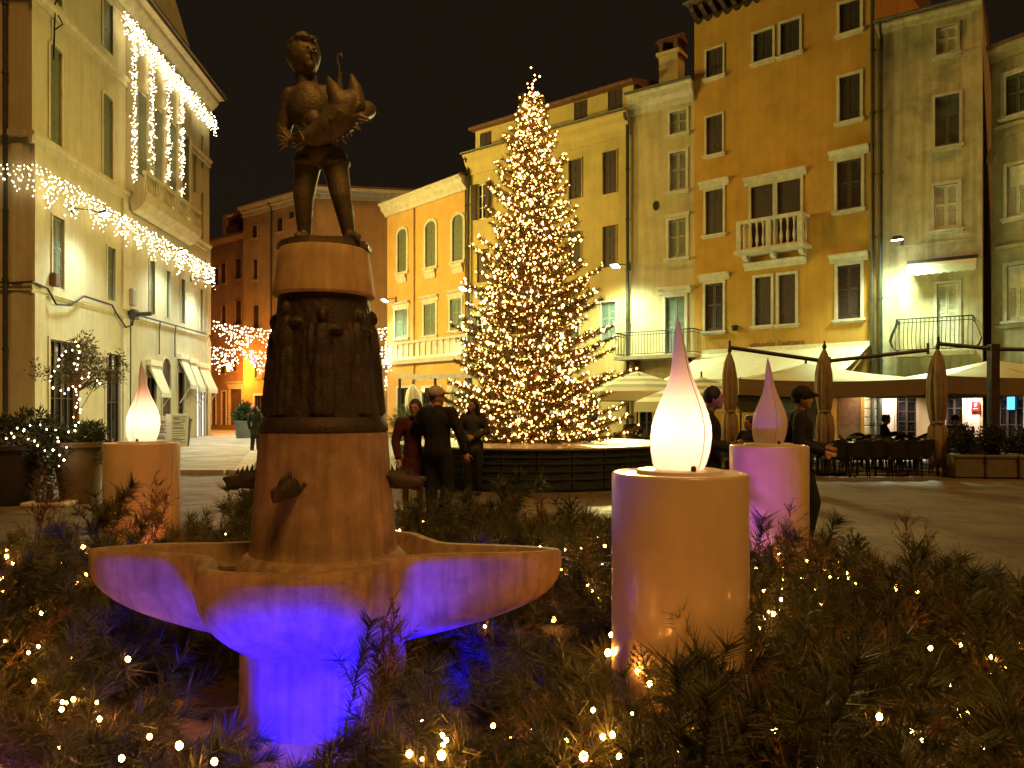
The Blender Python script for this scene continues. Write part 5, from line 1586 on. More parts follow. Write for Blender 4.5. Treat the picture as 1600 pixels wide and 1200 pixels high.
# the couple walking away past the fountain
person('man in dark sweatshirt and pale baseball cap, arm round the woman', gp(684, 9.9), R(180-18), 1.79, top='cl_black', bottom='cl_black', hair='hair_brown', hat='cap', head_turn=R(-62), fat=1.3, vox=.012,
       pose=dict(ls=(-.185, .01, 1.43), le=(-.30, .02, 1.18), lh=(-.36, -.02, .93), rs=(.185, .01, 1.43), re=(.33, -.03, 1.22), rh=(.44, -.16, 1.10), head=(.03, -.03, 1.63), lk=(-.11, -.05, .50), la=(-.10, .07, .10), rk=(.09, .0, .50), ra=(.09, -.02, .09)))
person('woman in dark red dress leaning on the man with the cap', gp(645, 10.15), R(8), 1.64, top='cl_red', bottom='cl_red', hair='hair_brown', hairlen=.0, skirt=.52, vox=.012, head_turn=R(-20), shoes='leather',
       pose=dict(head=(.03, -.03, 1.62), le=(-.24, -.02, 1.15), lh=(-.20, -.12, .92)))
person('woman with long dark hair in a charcoal jacket, hands folded, before the tree planter', gp(739, 13.5), R(-12), 1.69, top='cl_grey', bottom='cl_black', hair='hair_dark', hairlen=.30, vox=.013, head_turn=R(-25),
       pose=dict(le=(-.24, -.03, 1.15), lh=(-.06, -.19, 1.08), re=(.26, .02, 1.16), rh=(.07, -.19, 1.06)), coat=.10, fat=1.2)
person('person in a dark green coat walking into the lane', gp(399, 26.3), R(180), 1.62, top='cl_green', bottom='cl_black', hair='hair_dark', hairlen=.1, vox=.02, coat=.22, shoes='cl_white', pose=dict(la=(-.08, -.08, .12), ra=(.08, .12, .09)))
person('person in black with a black cap striding behind the unlit candle', gp(1252, 8.5), R(70), 1.74, top='cl_black', bottom='cl_black', hair='hair_dark', hat='blackcap', vox=.014, bag=True, shoes='leather',
       pose=dict(lk=(-.1, -.12, .50), la=(-.1, -.06, .10), rk=(.1, .06, .50), ra=(.1, .24, .13), lh=(-.18, -.22, 1.05), rh=(.16, -.24, 1.08)))
person('dark-haired person in black half hidden behind the nearest candle', gp(1108, 8.2), R(75), 1.74, top='cl_black', bottom='cl_black', hair='hair_dark', vox=.014, pose=dict(lh=(-.15, -.25, 1.1), rh=(.15, -.25, 1.1), head=(0, -.05, 1.63)))
SIT = dict(pel=(0, .0, .55), waist=(0, .0, .70), chest=(0, -.01, .90), neck=(0, -.01, 1.07), head=(0, -.04, 1.22), ls=(-.175, 0, 1.02), le=(-.24, -.08, .82), lh=(-.12, -.30, .84), rs=(.175, 0, 1.02), re=(.24, -.08, .82), rh=(.12, -.30, .88),
           lhip=(-.09, 0, .54), lk=(-.10, -.42, .52), la=(-.10, -.38, .09), rhip=(.09, 0, .54), rk=(.10, -.42, .52), ra=(.10, -.36, .09))
person('seated guest in a violet brimmed hat at a terrace table', gp(1382, 21.0), R(60), 1.74, pose=SIT, top='cl_black', bottom='cl_black', hair='hair_dark', hat='brim', vox=.018)
person('seated guest in a red knitted cap beside the folded terrace parasol', gp(1492, 20.4), R(-20), 1.74, pose=SIT, top='cl_brown', bottom='cl_black', hair=None, hat='knit', vox=.018)
person('seated guest under the striped market parasol beside the tree', gp(986, 23.0), R(10), 1.72, pose=SIT, top='cl_brown', bottom='cl_black', hair='hair_dark', vox=.02)
person('seated guest in black with back half turned behind the unlit flame', gp(1172, 14.2), R(-60), 1.80, pose=SIT, top='cl_black', bottom='cl_black', hair='hair_dark', vox=.018)

# ================================================================== TERRACE
M['canopy_light'] = mat('pale_parasol_cloth', (0.62, 0.66, 0.40), 0.85, var=0.06, scale=2)
M['valance'] = mat('taupe_valance_cloth', (0.22, 0.165, 0.085), 0.85, var=0.1, scale=3, bump=0.1)
M['fold_cloth'] = mat('folded_taupe_cloth', (0.27, 0.20, 0.105), 0.85, var=0.18, scale=5, bump=0.2)
M['fold_cloth_pale'] = mat('folded_pale_cloth', (0.50, 0.47, 0.32), 0.85, var=0.15, scale=5, bump=0.2)
M['stripe_a'] = mat('pale_stripe_cloth', (0.66, 0.69, 0.48), 0.85, var=0.05)
M['stripe_b'] = mat('green_stripe_cloth', (0.26, 0.31, 0.12), 0.85, var=0.05)
def square_parasol(cx, cy, sx, sy, ze, zp, val, label, rz=0.0):
    r = empty('terrace_parasol', (cx, cy, 0), rz, label, 'parasol', 'large open terrace parasols')
    k = MB(); hx, hy = sx/2, sy/2
    cs = [(-hx, -hy), (hx, -hy), (hx, hy), (-hx, hy)]
    n = 8
    for q in range(4):
        a = Vector((*cs[q], ze)); b = Vector((*cs[(q+1) % 4], ze)); ap = Vector((0, 0, zp))
        rows = []
        for i in range(n+1):
            t = i/n
            row = []
            for j in range(n+1):
                p = a.lerp(b, j/n).lerp(ap, t); p = Vector(p); p.z -= .09*math.sin(PI*j/n)*(1-t)*.8+.05*math.sin(PI*t)
                row.append(p)
            rows.append(row)
        for i in range(n):
            for j in range(n): k.add([rows[i][j], rows[i][j+1], rows[i+1][j+1], rows[i+1][j]], [(0, 1, 2, 3)])
    k.build('canopy', M['canopy_light'], r, smooth=180)
    for q in range(4):
        v = MB(); a = Vector((*cs[q], ze)); b = Vector((*cs[(q+1) % 4], ze))
        for j in range(12):
            p0 = a.lerp(b, j/12); p1 = a.lerp(b, (j+1)/12); s0 = .072*math.sin(PI*j/12); s1 = .072*math.sin(PI*(j+1)/12)
            v.add([p0-Vector((0, 0, s0-.01)), p1-Vector((0, 0, s1-.01)), p1-Vector((0, 0, val+s1)), p0-Vector((0, 0, val+s0))], [(0, 3, 2, 1)])
        v.build('valance', M['valance'], r)
    k = MB(); k.tube([(0, 0, 0), (0, 0, zp+.12)], .035, 8); k.build('pole', M['wood_dark'], r)
    for q in range(8):
        e = Vector((*cs[q//2], ze-.05)) if q % 2 == 0 else (Vector((*cs[q//2], ze))+Vector((*cs[(q//2+1) % 4], ze)))/2-Vector((0, 0, .12))
        k = MB(); k.tube([(0, 0, zp-.06), e], .014, 5); k.build('rib', M['wood_dark'], r)
    return r
square_parasol(8.25, 21.6, 4.75, 4.0, 2.28, 2.80, .40, 'open terrace parasol with taupe valance in front of the ochre house', R(-2))
square_parasol(13.05, 20.9, 4.75, 4.2, 2.33, 2.85, .42, 'open terrace parasol with taupe valance in front of the cream house', R(-3))
def closed_parasol(px, d, yt, yb, label, m='fold_cloth', r0=.17, tie=.7, group='folded parasols', seed=1, pole=True):
    rs = random.Random(seed)
    zt = P(px, yt, d).z; zb = P(px, yb, d).z
    r = empty('folded_parasol', (P(px, 0, d).x, d, 0), 0, label, 'parasol', group)
    n = 64; k = MB(); H = zt-zb
    prof = [(0, .10), (.06, .16), (.2, .17), (.32, .145), (.36, .10), (.40, .125), (.55, .165), (.75, .16), (.88, .12), (.96, .06), (1, .02)]
    vs = []
    for h, rr in prof:
        for i in range(n):
            a = 2*PI*i/n
            q = rr/.17*r0*(.95+.30*(abs(math.sin(a*4.0+.5*math.sin(a*3+seed)+h*.8))-.55)*(1.25-h*.6)+.10*math.sin(a*3+h*5+seed))
            vs.append((q*math.cos(a), q*math.sin(a), zb+H*h+(.06*math.sin(a*4+seed) if h == 0 else 0)))
    k.add(vs, [(j*n+i, j*n+(i+1) % n, (j+1)*n+(i+1) % n, (j+1)*n+i) for j in range(len(prof)-1) for i in range(n)] + [tuple(reversed(range(n)))])
    k.build('cloth', M[m], r, smooth=180)
    k = MB(); k.lathe([(r0*.66, zb+H*.355), (r0*.74, zb+H*.36), (r0*.74, zb+H*.375), (r0*.66, zb+H*.38)], 20, cap=False); k.build('tie', M[m], r, smooth=180)
    if pole:
        k = MB(); k.tube([(0, 0, 0), (0, 0, zt+.02)], .028, 8); k.build('pole', M['wood_dark'], r)
    k = MB(); k.lathe([(.03, zt-.02), (.05, zt+.03), (.045, zt+.08), (.02, zt+.12), (.025, zt+.15), (.0, zt+.20)], 10, cap=False); k.build('finial', M['wood_dark'], r, smooth=50)
    return r
closed_parasol(1140, 17.6, 550, 697, 'folded taupe parasol hanging nearest the lit candle', seed=1, pole=False)
closed_parasol(1288, 17.6, 545, 700, 'folded taupe parasol in the middle, right of the unlit candle', seed=2, r0=.19)
closed_parasol(1465, 17.4, 545, 727, 'folded taupe parasol standing beside the stone planter boxes', seed=3, r0=.21)
def arm_frame(post, arms, label):
    r = empty('parasol_gantry', (post[0], post[1], 0), 0, label, 'parasol frame', 'dark parasol frames')
    k = MB(); k.box(-.09, -.09, 0, .09, .09, post[2]); k.build('post', M['wood_dark'], r)
    k = MB(); k.box(-.35, -.35, 0, .35, .35, .05); k.build('base_plate', M['iron'], r)
    for a in arms:
        k = MB(); p0 = Vector((0, 0, post[2]-.1)); p1 = Vector(a)-Vector((post[0], post[1], 0)); k.tube([p0, p1], .05, 6); k.build('arm', M['wood_dark'], r)
        k = MB(); k.tube([p1+Vector((0, 0, .16)), p1-Vector((0, 0, .1))], .03, 6); k.build('hanger', M['wood_dark'], r)
pA = P(1290, 566, 17.95)
arm_frame((pA.x, pA.y, pA.z+.12), [P(1140, 543, 17.6), P(1450, 547, 17.8)], 'dark two-armed parasol frame holding the folded parasols')
pB = P(1552, 538, 17.0)
arm_frame((pB.x, pB.y, pB.z), [P(1466, 537, 17.4), P(1680, 548, 16.8)], 'dark parasol frame post at the stone planter boxes')
def market_parasol(cx, cy, rad, ze, zp, label, rz=0):
    r = empty('market_parasol', (cx, cy, 0), rz, label, 'parasol', 'striped market parasols')
    k = MB(); n = 8
    for q in range(n):
        a0 = 2*PI*q/n; a1 = 2*PI*(q+1)/n
        nr = 7
        for i in range(nr):
            t0, t1 = i/nr, (i+1)/nr
            k.cur = i % 2
            def pt(a, t): return (rad*(1-t)*math.cos(a), rad*(1-t)*math.sin(a), ze+(zp-ze)*(t**.9))
            k.add([pt(a0, t0), pt(a1, t0), pt(a1, t1), pt(a0, t1)], [(0, 1, 2, 3)])
    k.cur = 0
    k.build('canopy', [M['stripe_a'], M['stripe_b']], r)
    for q in range(n):
        a0 = 2*PI*q/n; a1 = 2*PI*(q+1)/n
        v = MB(); x0, y0, x1, y1 = rad*math.cos(a0), rad*math.sin(a0), rad*math.cos(a1), rad*math.sin(a1)
        v.add([(x0, y0, ze-.004), (x1, y1, ze-.004), (x1*1.01, y1*1.01, ze-.28), (x0*1.01, y0*1.01, ze-.28)], [(0, 3, 2, 1)]); v.build('valance', M['stripe_a'], r)
        k2 = MB(); k2.tube([(0, 0, zp-.08), (x0*.98, y0*.98, ze-.02)], .012, 4); k2.build('rib', M['wood_dark'], r)
    k = MB(); k.tube([(0, 0, 0), (0, 0, zp+.15)], .026, 8); k.build('pole', M['wood_dark'], r)
p_ = P(1002, 612, 23.5); q_ = P(1002, 578, 23.5)
market_parasol(p_.x, 24.2, 1.9, p_.z, q_.z, 'striped market parasol beside the christmas tree, under the iron balcony')
p_ = P(1100, 628, 21.5); q_ = P(1100, 588, 21.5)
market_parasol(p_.x, 21.8, 2.0, p_.z, q_.z, 'striped market parasol partly hidden by the near candle flame', R(12))
p_ = P(1165, 630, 23.5); q_ = P(1165, 596, 23.5)
market_parasol(p_.x, 24.0, 1.7, p_.z, q_.z, 'striped market parasol behind the first folded parasol', R(20))
# white awning of the wine bar
a0, z0 = T.sz(1100, 556); a1, z1 = T.sz(1366, 541)
zt = T.sz(1240, 545)[1]
aw = empty('shop_awning', T.world(a0, 0, 0), T.rz, 'wide pale awning over the wine bar on the ochre house', 'awning')
L_ = a1-a0-.1
k = MB(); n = 10
for i in range(n):
    for j in range(6):
        def pt(u, v): return (L_*u, -.12-3.1*v, zt-1.15*v-.10*math.sin(PI*v)*.6+.02*math.sin(u*40))
        k.add([pt(i/n, j/6), pt((i+1)/n, j/6), pt((i+1)/n, (j+1)/6), pt(i/n, (j+1)/6)], [(0, 3, 2, 1)])
k.build('cloth', M['stripe_a'], aw, smooth=180)
k = MB(); k.box(0, -.2, zt-.05, L_, -.02, zt+.12); k.build('cassette', M['shut_white'], aw)
k = MB(); k.box(0, -3.26, zt-1.42, L_, -3.22, zt-1.16); k.build('valance', M['stripe_a'], aw)
for u in (.02, .5, .98):
    k = MB(); k.tube([(L_*u, -.1, zt-.25), (L_*u, -1.6, zt-.95), (L_*u, -3.2, zt-1.2)], .025, 5); k.build('arm', M['shut_white'], aw)
# small striped scalloped awning on the cream house
a0, _ = K.sz(1416, 420, .4); a1, _ = K.sz(1527, 420, .4); zt = K.sz(1470, 405, .1)[1]
aw = empty('balcony_awning', K.world(a0, 0, 0), K.rz, 'small scalloped cream awning over the balcony of the cream house', 'awning')
L_ = a1-a0
k = MB(); k.prism([(-.02, zt+.06), (-.16, zt+.04), (-.16, zt-.06), (-.02, zt-.06)], 0, L_); k.build('cassette', M['wood_dark'], aw)
k = MB(); k.prism([(-.10, zt-.062), (-.13, zt-.062), (-.62, zt-.30), (-.60, zt-.33)], .03, L_-.03); k.build('cloth', M['stripe_a'], aw)
k = MB(); ns = 44
for i in range(ns):
    u0, u1 = i/ns, (i+1)/ns
    def dz(u): return .20+.05*abs(math.sin(u*PI*9))
    k.add([(.03+(L_-.06)*u0, -.625, zt-.29), (.03+(L_-.06)*u1, -.625, zt-.29), (.03+(L_-.06)*u1, -.63, zt-.29-dz(u1)), (.03+(L_-.06)*u0, -.63, zt-.29-dz(u0))], [(0, 3, 2, 1)])
k.build('valance', M['stripe_a'], aw)

# chairs and tables
M['wicker'] = mat('black_wicker', (0.022, 0.018, 0.015), 0.55, var=0.35, scale=50, bump=0.5, bscale=110)
M['table_top'] = mat('dark_table_top', (0.10, 0.085, 0.06), 0.28, var=0.2, scale=5)
def chair_proto():
    r = empty('cafe_chair', (0, 0, 0), 0, 'black wicker armchair on the cafe terrace', 'chair', 'black wicker chairs on the terrace')
    k = MB(); k.rbox(-.25, -.25, .38, .25, .25, .45, .03); k.build('seat', M['wicker'], r)
    k = MB(); n = 12
    for i in range(n):
        t0 = -1.35+2.7*i/n; t1 = -1.35+2.7*(i+1)/n
        def w(t, z, e=0): return ((.27+e)*math.sin(t), (.27+e)*math.cos(t)-.0, z)
        h0 = .60+.24*max(0, math.cos(t0))**1.5; h1 = .60+.24*max(0, math.cos(t1))**1.5
        k.add([w(t0, .44), w(t1, .44), w(t1, h1, .04), w(t0, h0, .04), w(t0, .44, .03), w(t1, .44, .03), w(t1, h1, .07), w(t0, h0, .07)], [(0, 3, 2, 1), (4, 5, 6, 7), (3, 7, 6, 2)])
    k.build('backrest', M['wicker'], r)
    for sx in (-1, 1):
        for sy in (-1, 1):
            k = MB(); k.tube([(.21*sx, .21*sy, .39), (.23*sx, .23*sy, 0)], [.02, .015], 6); k.build('leg', M['iron'], r)
    return r
def table_proto():
    r = empty('cafe_table', (0, 0, 0), 0, 'round dark bistro table on the cafe terrace', 'table', 'round bistro tables on the terrace')
    k = MB(); k.lathe([(.36, .70), (.38, .705), (.38, .735), (.37, .742), (0, .742)], 28, cap=False); k.build('table_top', M['table_top'], r, smooth=40)
    k = MB(); k.tube([(0, 0, .02), (0, 0, .70)], .03, 8); k.build('leg', M['iron'], r)
    k = MB(); k.lathe([(.24, 0), (.24, .012), (.05, .04), (.0, .04)], 20, cap=False); k.build('foot', M['iron'], r)
    return r
cp = chair_proto(); tp = table_proto(); first = [True, True]
tabs = [(1322, 18.3), (1375, 19.9), (1428, 18.6), (1495, 19.6), (1345, 21.3), (1250, 18.6), (1185, 17.2), (1010, 21.8), (1125, 19.5), (1560, 20.5), (1440, 21.2)]
rs = random.Random(9)
tdesc = ['in front of the brown cafe door', 'of the guest in the violet hat', 'beside the tallest folded parasol', 'of the guest in the red cap', 'nearest the stone quoins', 'behind the unlit candle', 'half hidden by the unlit flame', 'beside the christmas tree planter', 'behind the nearest candle', 'behind the planter boxes', 'before the lit niche']
for i, (px, d) in enumerate(tabs):
    t = tp if first[0] else copy_tree(tp); first[0] = False
    t.location = gp(px, d); t['label'] = 'round dark bistro table '+tdesc[i]
    for j in range(rs.choice((3, 3, 4))):
        a = rs.uniform(0, .6)+2*PI*j/4+i
        c = cp if first[1] else copy_tree(cp); first[1] = False
        c['label'] = 'black wicker armchair at the table '+tdesc[i]
        x, y, _ = gp(px, d)
        c.location = (x+.66*math.cos(a), y+.66*math.sin(a), 0); c.rotation_euler = (0, 0, a-PI/2+rs.uniform(-.2, .2))
for px, d in ((1305, 17.3), (1335, 17.2), (1362, 17.3), (1392, 17.25), (1420, 17.3), (1442, 17.6)):
    c = copy_tree(cp); c['label'] = 'black wicker armchair in the front row along the terrace edge'; c.location = gp(px, d); c.rotation_euler = (0, 0, PI+rs.uniform(-.4, .4))
# glasses / cups on tables
M['cup'] = mat('white_china', (0.75, 0.72, 0.62), 0.3, var=0)
cup = MB().lathe([(.028, 0), (.03, .005), (.042, .06), (.040, .062), (.0, .02)], 12, cap=False).mesh('cup', 60)
for i, (px, d) in enumerate(tabs[:8]):
    x, y, _ = gp(px, d)
    for q in (-1, 1): put('coffee_cup', cup, M['cup'], None, (x+.13*q, y-.12*q, .743), 0, label='small white china cup on the table '+tdesc[i], cat='cup', group='cups on the terrace tables')
# stone planter boxes with dark shrubs
M['box_stone'] = mat('grey_brown_planter', (0.17, 0.14, 0.085), 0.7, var=0.2, scale=5, bump=0.2)
M['shrub'] = leafmat('dark_shrub_leaves', (0.016, 0.020, 0.010), (0.045, 0.055, 0.02), 0.55, 0.15)
def shrub_tris(c, r, n, rs, ln=.07, wd=.016):
    u = rs.normal(0, 1, (n, 3)); u /= np.linalg.norm(u, axis=1)[:, None]
    p = np.array(c)[None]+u*np.array(r)[None]*(rs.uniform(.35, 1, n)**.5)[:, None]*(1+.25*np.sin(u[:, :1]*9+u[:, 1:2]*7))
    d = u*.6+rs.normal(0, .6, (n, 3)); d[:, 2] += .3; d /= np.linalg.norm(d, axis=1)[:, None]
    w = np.cross(d, rs.normal(0, 1, (n, 3))); w /= np.linalg.norm(w, axis=1)[:, None]
    l = ln*rs.uniform(.6, 1.3, n)[:, None]
    tip = p+d*l; mid = p+d*l*.45
    a = np.stack([p, mid-w*wd, tip], 1); b = np.stack([p, tip, mid+w*wd], 1)
    return np.concatenate([a, b])
names = ['stone planter box nearest the folded parasol, with dark shrub', 'middle stone planter box on the terrace edge, with dark shrub', 'stone planter box at the right picture edge, with dark shrub']
for i, px in enumerate((1517, 1566, 1618)):
    d = 16.75-.12*i; x, y, _ = gp(px, d)
    r = empty('planter_box', (x, y, 0), R(-6), names[i], 'planter', 'stone planter boxes along the terrace')
    k = MB(); k.rbox(-.33, -.02, 0.02, .33, .64, .50, .02); k.build('box', M['box_stone'], r)
    k = MB(); k.rbox(-.345, -.035, .44, .345, .655, .515, .015) ; k.build('rim', M['box_stone'], r)
    rsn = np.random.RandomState(40+i)
    t = np.concatenate([shrub_tris((rsn.uniform(-.2, .2), .3+rsn.uniform(-.1, .1), .72+rsn.uniform(0, .2)), (.25, .25, .28), 420, rsn) for q in range(4)])
    put('foliage', tri_mesh('foliage', t), M['shrub'], r)
    k = MB()
    for q in range(5): k.tube([(rsn.uniform(-.1, .1), .3, .5), (rsn.uniform(-.25, .25), .3+rsn.uniform(-.2, .2), .95)], .008, 4)
    k.build('stem', M['bark'], r)
# lit ground-floor bits of the cafe
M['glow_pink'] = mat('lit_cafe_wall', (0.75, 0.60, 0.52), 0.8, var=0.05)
def wall_panel(fac, x0, x1, yt, yb, m, name, proud=.03, label=None, cat=None):
    a, b, c, d = fac.rect(x0, x1, yt, yb)
    k = MB(); k.box(a, -proud, c, b, .02, d); return k.build(name, m, fac.root)
wall_panel(K, 1376, 1397, 612, 690, M['glow_pink'], 'niche_panel')
wall_panel(K, 1508, 1531, 610, 690, M['glow_pink'], 'niche_panel')
wall_panel(K, 1432.5, 1476, 612, 690, M['beige'], 'stone_pier', .05)
a, b, c, d = T.rect(1352, 1369, 612, 692)
for i in range(6):
    z0 = c+(d-c)*i/6; k = MB(); k.rbox(a, -.12, z0+.012, b+.05, .02, z0+(d-c)/6-.012, .015); k.build('quoin', M['stone_white'], T.root)
a, b, c, d = K.rect(1374, 1533, 604, 611); k = MB(); k.box(a, -.14, c, b, .02, d); k.build('fascia', M['beige'], K.root)
wall_panel(T, 1309, 1345, 613, 692, M['wood'], 'door', .02)
wall_panel(T, 1258, 1290, 613, 692, M['wood_dark'], 'door', .02)
wall_panel(T, 1205, 1240, 613, 692, M['wood_dark'], 'door', .02)
# red square sign with white emblem, on the lit wall
a, b, c, d = K.rect(1518, 1531, 627, 642)
p = K.world((a+b)/2, -.09, (c+d)/2); w_ = (b-a)/2; h_ = (d-c)/2
sg = empty('cafe_sign', p, K.rz, 'small red square cafe sign with white emblem on the lit wall', 'sign')
k = MB(); k.rbox(-w_, -.02, -h_, w_, .02, h_, .01); k.build('panel', mat('red_enamel', (0.55, 0.012, 0.015), 0.35, var=0, emit=(.8, .02, .02), estr=.18), sg)
k = MB(); k.lathe([(.0, 0), (.36*w_, 0), (.36*w_, .006), (.0, .006)], 18, cap=False); o = k.build('emblem', M['cup'], sg, loc=(-.05*w_, -.022, .2*h_), rot=(R(90), 0, 0)); o.scale = (.7, 1.1, 1)
k = MB(); k.box(-.1*w_, -.028, .35*h_, .35*w_, -.022, .62*h_); k.build('emblem', M['cup'], sg)
k = MB(); k.box(-.55*w_, -.028, -.62*h_, .55*w_, -.022, -.5*h_); k.build('lettering', M['cup'], sg)
# blue lit screen in the window of the edge house
a, b, c, d = Rr.rect(1575, 1586, 612, 640)
k = MB(); k.box(a, -.06, c, b, -.02, d); sc_ = k.build('blue_screen', emat('blue_screen', (.08, .45, 1.0), 1.3), Rr.root)
# wall lamp above the lit niche of the cafe (warm pinkish)
def cafe_lamp(fac, px, py, power, label, col=(1.0, .78, .66)):
    a, z = fac.sz(px, py, .5); p = fac.world(a, -.5, z)
    r = empty('cafe_lamp', p, fac.rz, label, 'wall lamp', 'cafe lamps under the parasols')
    k = MB(); k.lathe([(.03, .12), (.05, .10), (.12, .0)], 14, cap=False); k.tube([(0, 0, .12), (0, .25, .2), (0, .5, .15)], .012, 5); k.build('shade', M['iron'], r)
    k = MB(); k.ball((0, 0, .02), .045, 10, 8); k.build('bulb', emat('cafe_bulb', col, 14.0), r, smooth=180)
    ld = bpy.data.lights.new('cafe', 'SPOT'); ld.energy = power; ld.color = col; ld.spot_size = R(150); ld.spot_blend = .6; ld.shadow_soft_size = .06
    lo = bpy.data.objects.new('cafe', ld); COL.objects.link(lo); lo.parent = r; lo.location = (0, 0, -.04)
cafe_lamp(K, 1388, 606, 90, 'small cafe wall lamp over the lit niche by the stone quoins')
cafe_lamp(K, 1518, 606, 110, 'small cafe wall lamp over the red sign')
cafe_lamp(T, 1332, 604, 40, 'small cafe wall lamp over the brown door', (1.0, .7, .4))

# ================================================================== LEFT: POTS, OLIVE TREE, SIGNS
M['pot_clay'] = mat('grey_brown_pot', (0.25, 0.19, 0.12), 0.75, var=0.2, scale=4, bump=0.15)
M['pot_dark'] = mat('dark_pot', (0.06, 0.05, 0.04), 0.6, var=0.2, scale=4)
M['pot_grey'] = mat('grey_pot', (0.22, 0.22, 0.19), 0.7, var=0.15, scale=4)
M['olive'] = leafmat('olive_leaves', (0.060, 0.065, 0.030), (0.16, 0.16, 0.085), 0.55, 0.2)
M['leaf_green'] = leafmat('green_leaves', (0.022, 0.040, 0.014), (0.07, 0.10, 0.03), 0.5, 0.2)
M['bulb_pot'] = emat('pot_bulb', (1.0, 0.74, 0.38), 14.0)
def pot(px, d, rt, rb, h, label, m, z0=0.0, shrub=None, sm='leaf_green', seed=1, bulbs=0, cat='planter', group=None):
    x, y, _ = gp(px, d)
    r = empty('plant_pot', (x, y, z0), 0, label, cat, group)
    k = MB(); k.lathe([(rb*.96, 0), (rb, .015), (rb+(rt-rb)*.85, h*.85), (rt, h-.09), (rt+.025, h-.08), (rt+.03, h-.01), (rt+.015, h), (rt-.03, h), (rt-.05, h-.12), (0, h-.12)], 36, cap=False); k.build('pot', M[m], r, smooth=40)
    rsn = np.random.RandomState(seed)
    ts = []; bl = []
    for (c, rr, n, ln, wd) in shrub or []:
        ts.append(shrub_tris(c, rr, n, rsn, ln, wd))
    if ts: put('foliage', tri_mesh('foliage', np.concatenate(ts)), M[sm], r)
    return r
# big pot with clipped green plant and the olive standing in it
p1 = pot(124, 12.45, .39, .27, .98, 'large clay pot with trailing green plant, beside the lit candle', 'pot_clay', shrub=[((.05, 0, 1.02), (.36, .34, .20), 900, .11, .014), ((-.28, -.15, .95), (.16, .2, .30), 420, .09, .012), ((.34, -.05, .80), (.07, .12, .22), 200, .07, .010), ((.2, -.05, 1.14), (.2, .2, .14), 350, .14, .012)], seed=3)
p2 = pot(20, 12.2, .44, .34, .95, 'dark pot with shrub and fairy lights at the left picture edge', 'pot_dark', shrub=[((.1, 0, 1.05), (.5, .4, .30), 1500, .09, .014), ((.62, -.1, .88), (.30, .25, .42), 1200, .09, .014), ((.3, .05, 1.32), (.3, .25, .16), 420, .12, .012), ((-.2, 0, 1.2), (.3, .3, .2), 500, .10, .012), ((.55, -.15, .45), (.18, .15, .28), 380, .08, .012)], sm='shrub', seed=4)
# fairy lights on pots and olive
def light_points(name, label, pts, r, loc, m='bulb_pot', seed=2):
    root = empty(name, loc, 0, label, 'string lights', 'fairy lights in the potted plants')
    k = MB(); k.tube(pts, .006, 4); k.build('wire', M['cable'], root)
    put('bulbs', bulb_mesh('bulbs', pts, r, .3, seed), M[m], root, kind='stuff')
d0 = 11.85
pp = [(3, 717), (6, 710), (2, 722), (20, 697), (18, 677), (10, 685), (27, 669), (37, 673), (47, 665), (44, 686), (54, 689), (59, 696), (70, 704), (73, 671), (87, 672), (83, 703), (91, 690), (93, 711), (100, 719), (92, 728), (107, 675), (104, 699), (117, 673), (63, 664), (90, 684), (22, 683), (38, 671)]
light_points('fairy_lights', 'fairy lights in the dark shrub at the left picture edge', [P(x, y, d0)-P(60, 690, d0) for x, y in pp], .015, P(60, 690, d0))
ol = empty('olive_tree', (P(121, 0, 12.5).x, 12.5, .86), 0, 'small olive tree wound with fairy lights in the clay pot', 'tree')
rsn = np.random.RandomState(8)
oz = lambda py: P(0, py, 12.5).z-.86
ox = lambda px: P(px, 0, 12.5).x-P(121, 0, 12.5).x
k = MB(); k.tube([(0, 0, 0), (ox(120), 0, oz(640)), (ox(121), .0, oz(605))], [.045, .035, .03], 8)
tips = []
for (px, py) in ((88, 560), (80, 590), (105, 545), (128, 540), (150, 545), (165, 575), (185, 590), (150, 600), (100, 600), (65, 585), (140, 565), (178, 570), (118, 560), (95, 575), (160, 595)):
    e = Vector((ox(px), rsn.uniform(-.45, .45), oz(py))); mid = Vector((ox(121), 0, oz(607))).lerp(e, .5)+Vector((0, 0, .06)); tips.append(e)
    k.tube([(ox(121), 0, oz(612)), mid, e], [.018, .012, .004], 5)
k.build('trunk', M['bark'], ol, smooth=60)
ts = [shrub_tris((e.x, e.y, e.z+.02), (.17, .17, .13), 95, rsn, .075, .010) for e in tips] + [shrub_tris((e.x*.6, e.y*.6, e.z*.8+.25), (.16, .16, .12), 60, rsn, .075, .010) for e in tips]
for e in tips: ts.append(shrub_tris((e.x*1.15, e.y, e.z+.12), (.05, .05, .14), 26, rsn, .08, .010))
put('crown', tri_mesh('crown', np.concatenate(ts)), M['olive'], ol)
pp = [(118, 534), (122, 541), (113, 547), (124, 550), (103, 549), (97, 555), (92, 562), (91, 572), (85, 580), (80, 588), (78, 595), (83, 606), (95, 610), (101, 615), (107, 608), (114, 604), (118, 608), (122, 560), (116, 568), (121, 570), (120, 577), (139, 583), (128, 591), (138, 589), (125, 603), (119, 612), (120, 617), (124, 624), (119, 636), (125, 645), (115, 652), (123, 660), (118, 665), (117, 673), (121, 630), (126, 640), (152, 595), (156, 599)]
light_points('fairy_lights', 'fairy lights wound round the olive tree', [P(x, y, 12.15)-P(120, 600, 12.15) for x, y in pp], .015, P(120, 600, 12.15), seed=5)
# parasol foot slab
x, y, _ = gp(78, 12.0); r = empty('parasol_weight', (x, y, 0), R(4), 'heavy pale slab parasol weight on the paving before the pots', 'parasol weight')
k = MB(); k.rbox(-.34, -.22, 0, .34, .22, .07, .02); k.build('slab', M['stone_white'], r); k = MB(); k.lathe([(.2, .0705), (.19, .10), (.05, .12), (.04, .34)], 18); k.build('socket', M['pot_dark'], r, smooth=40)
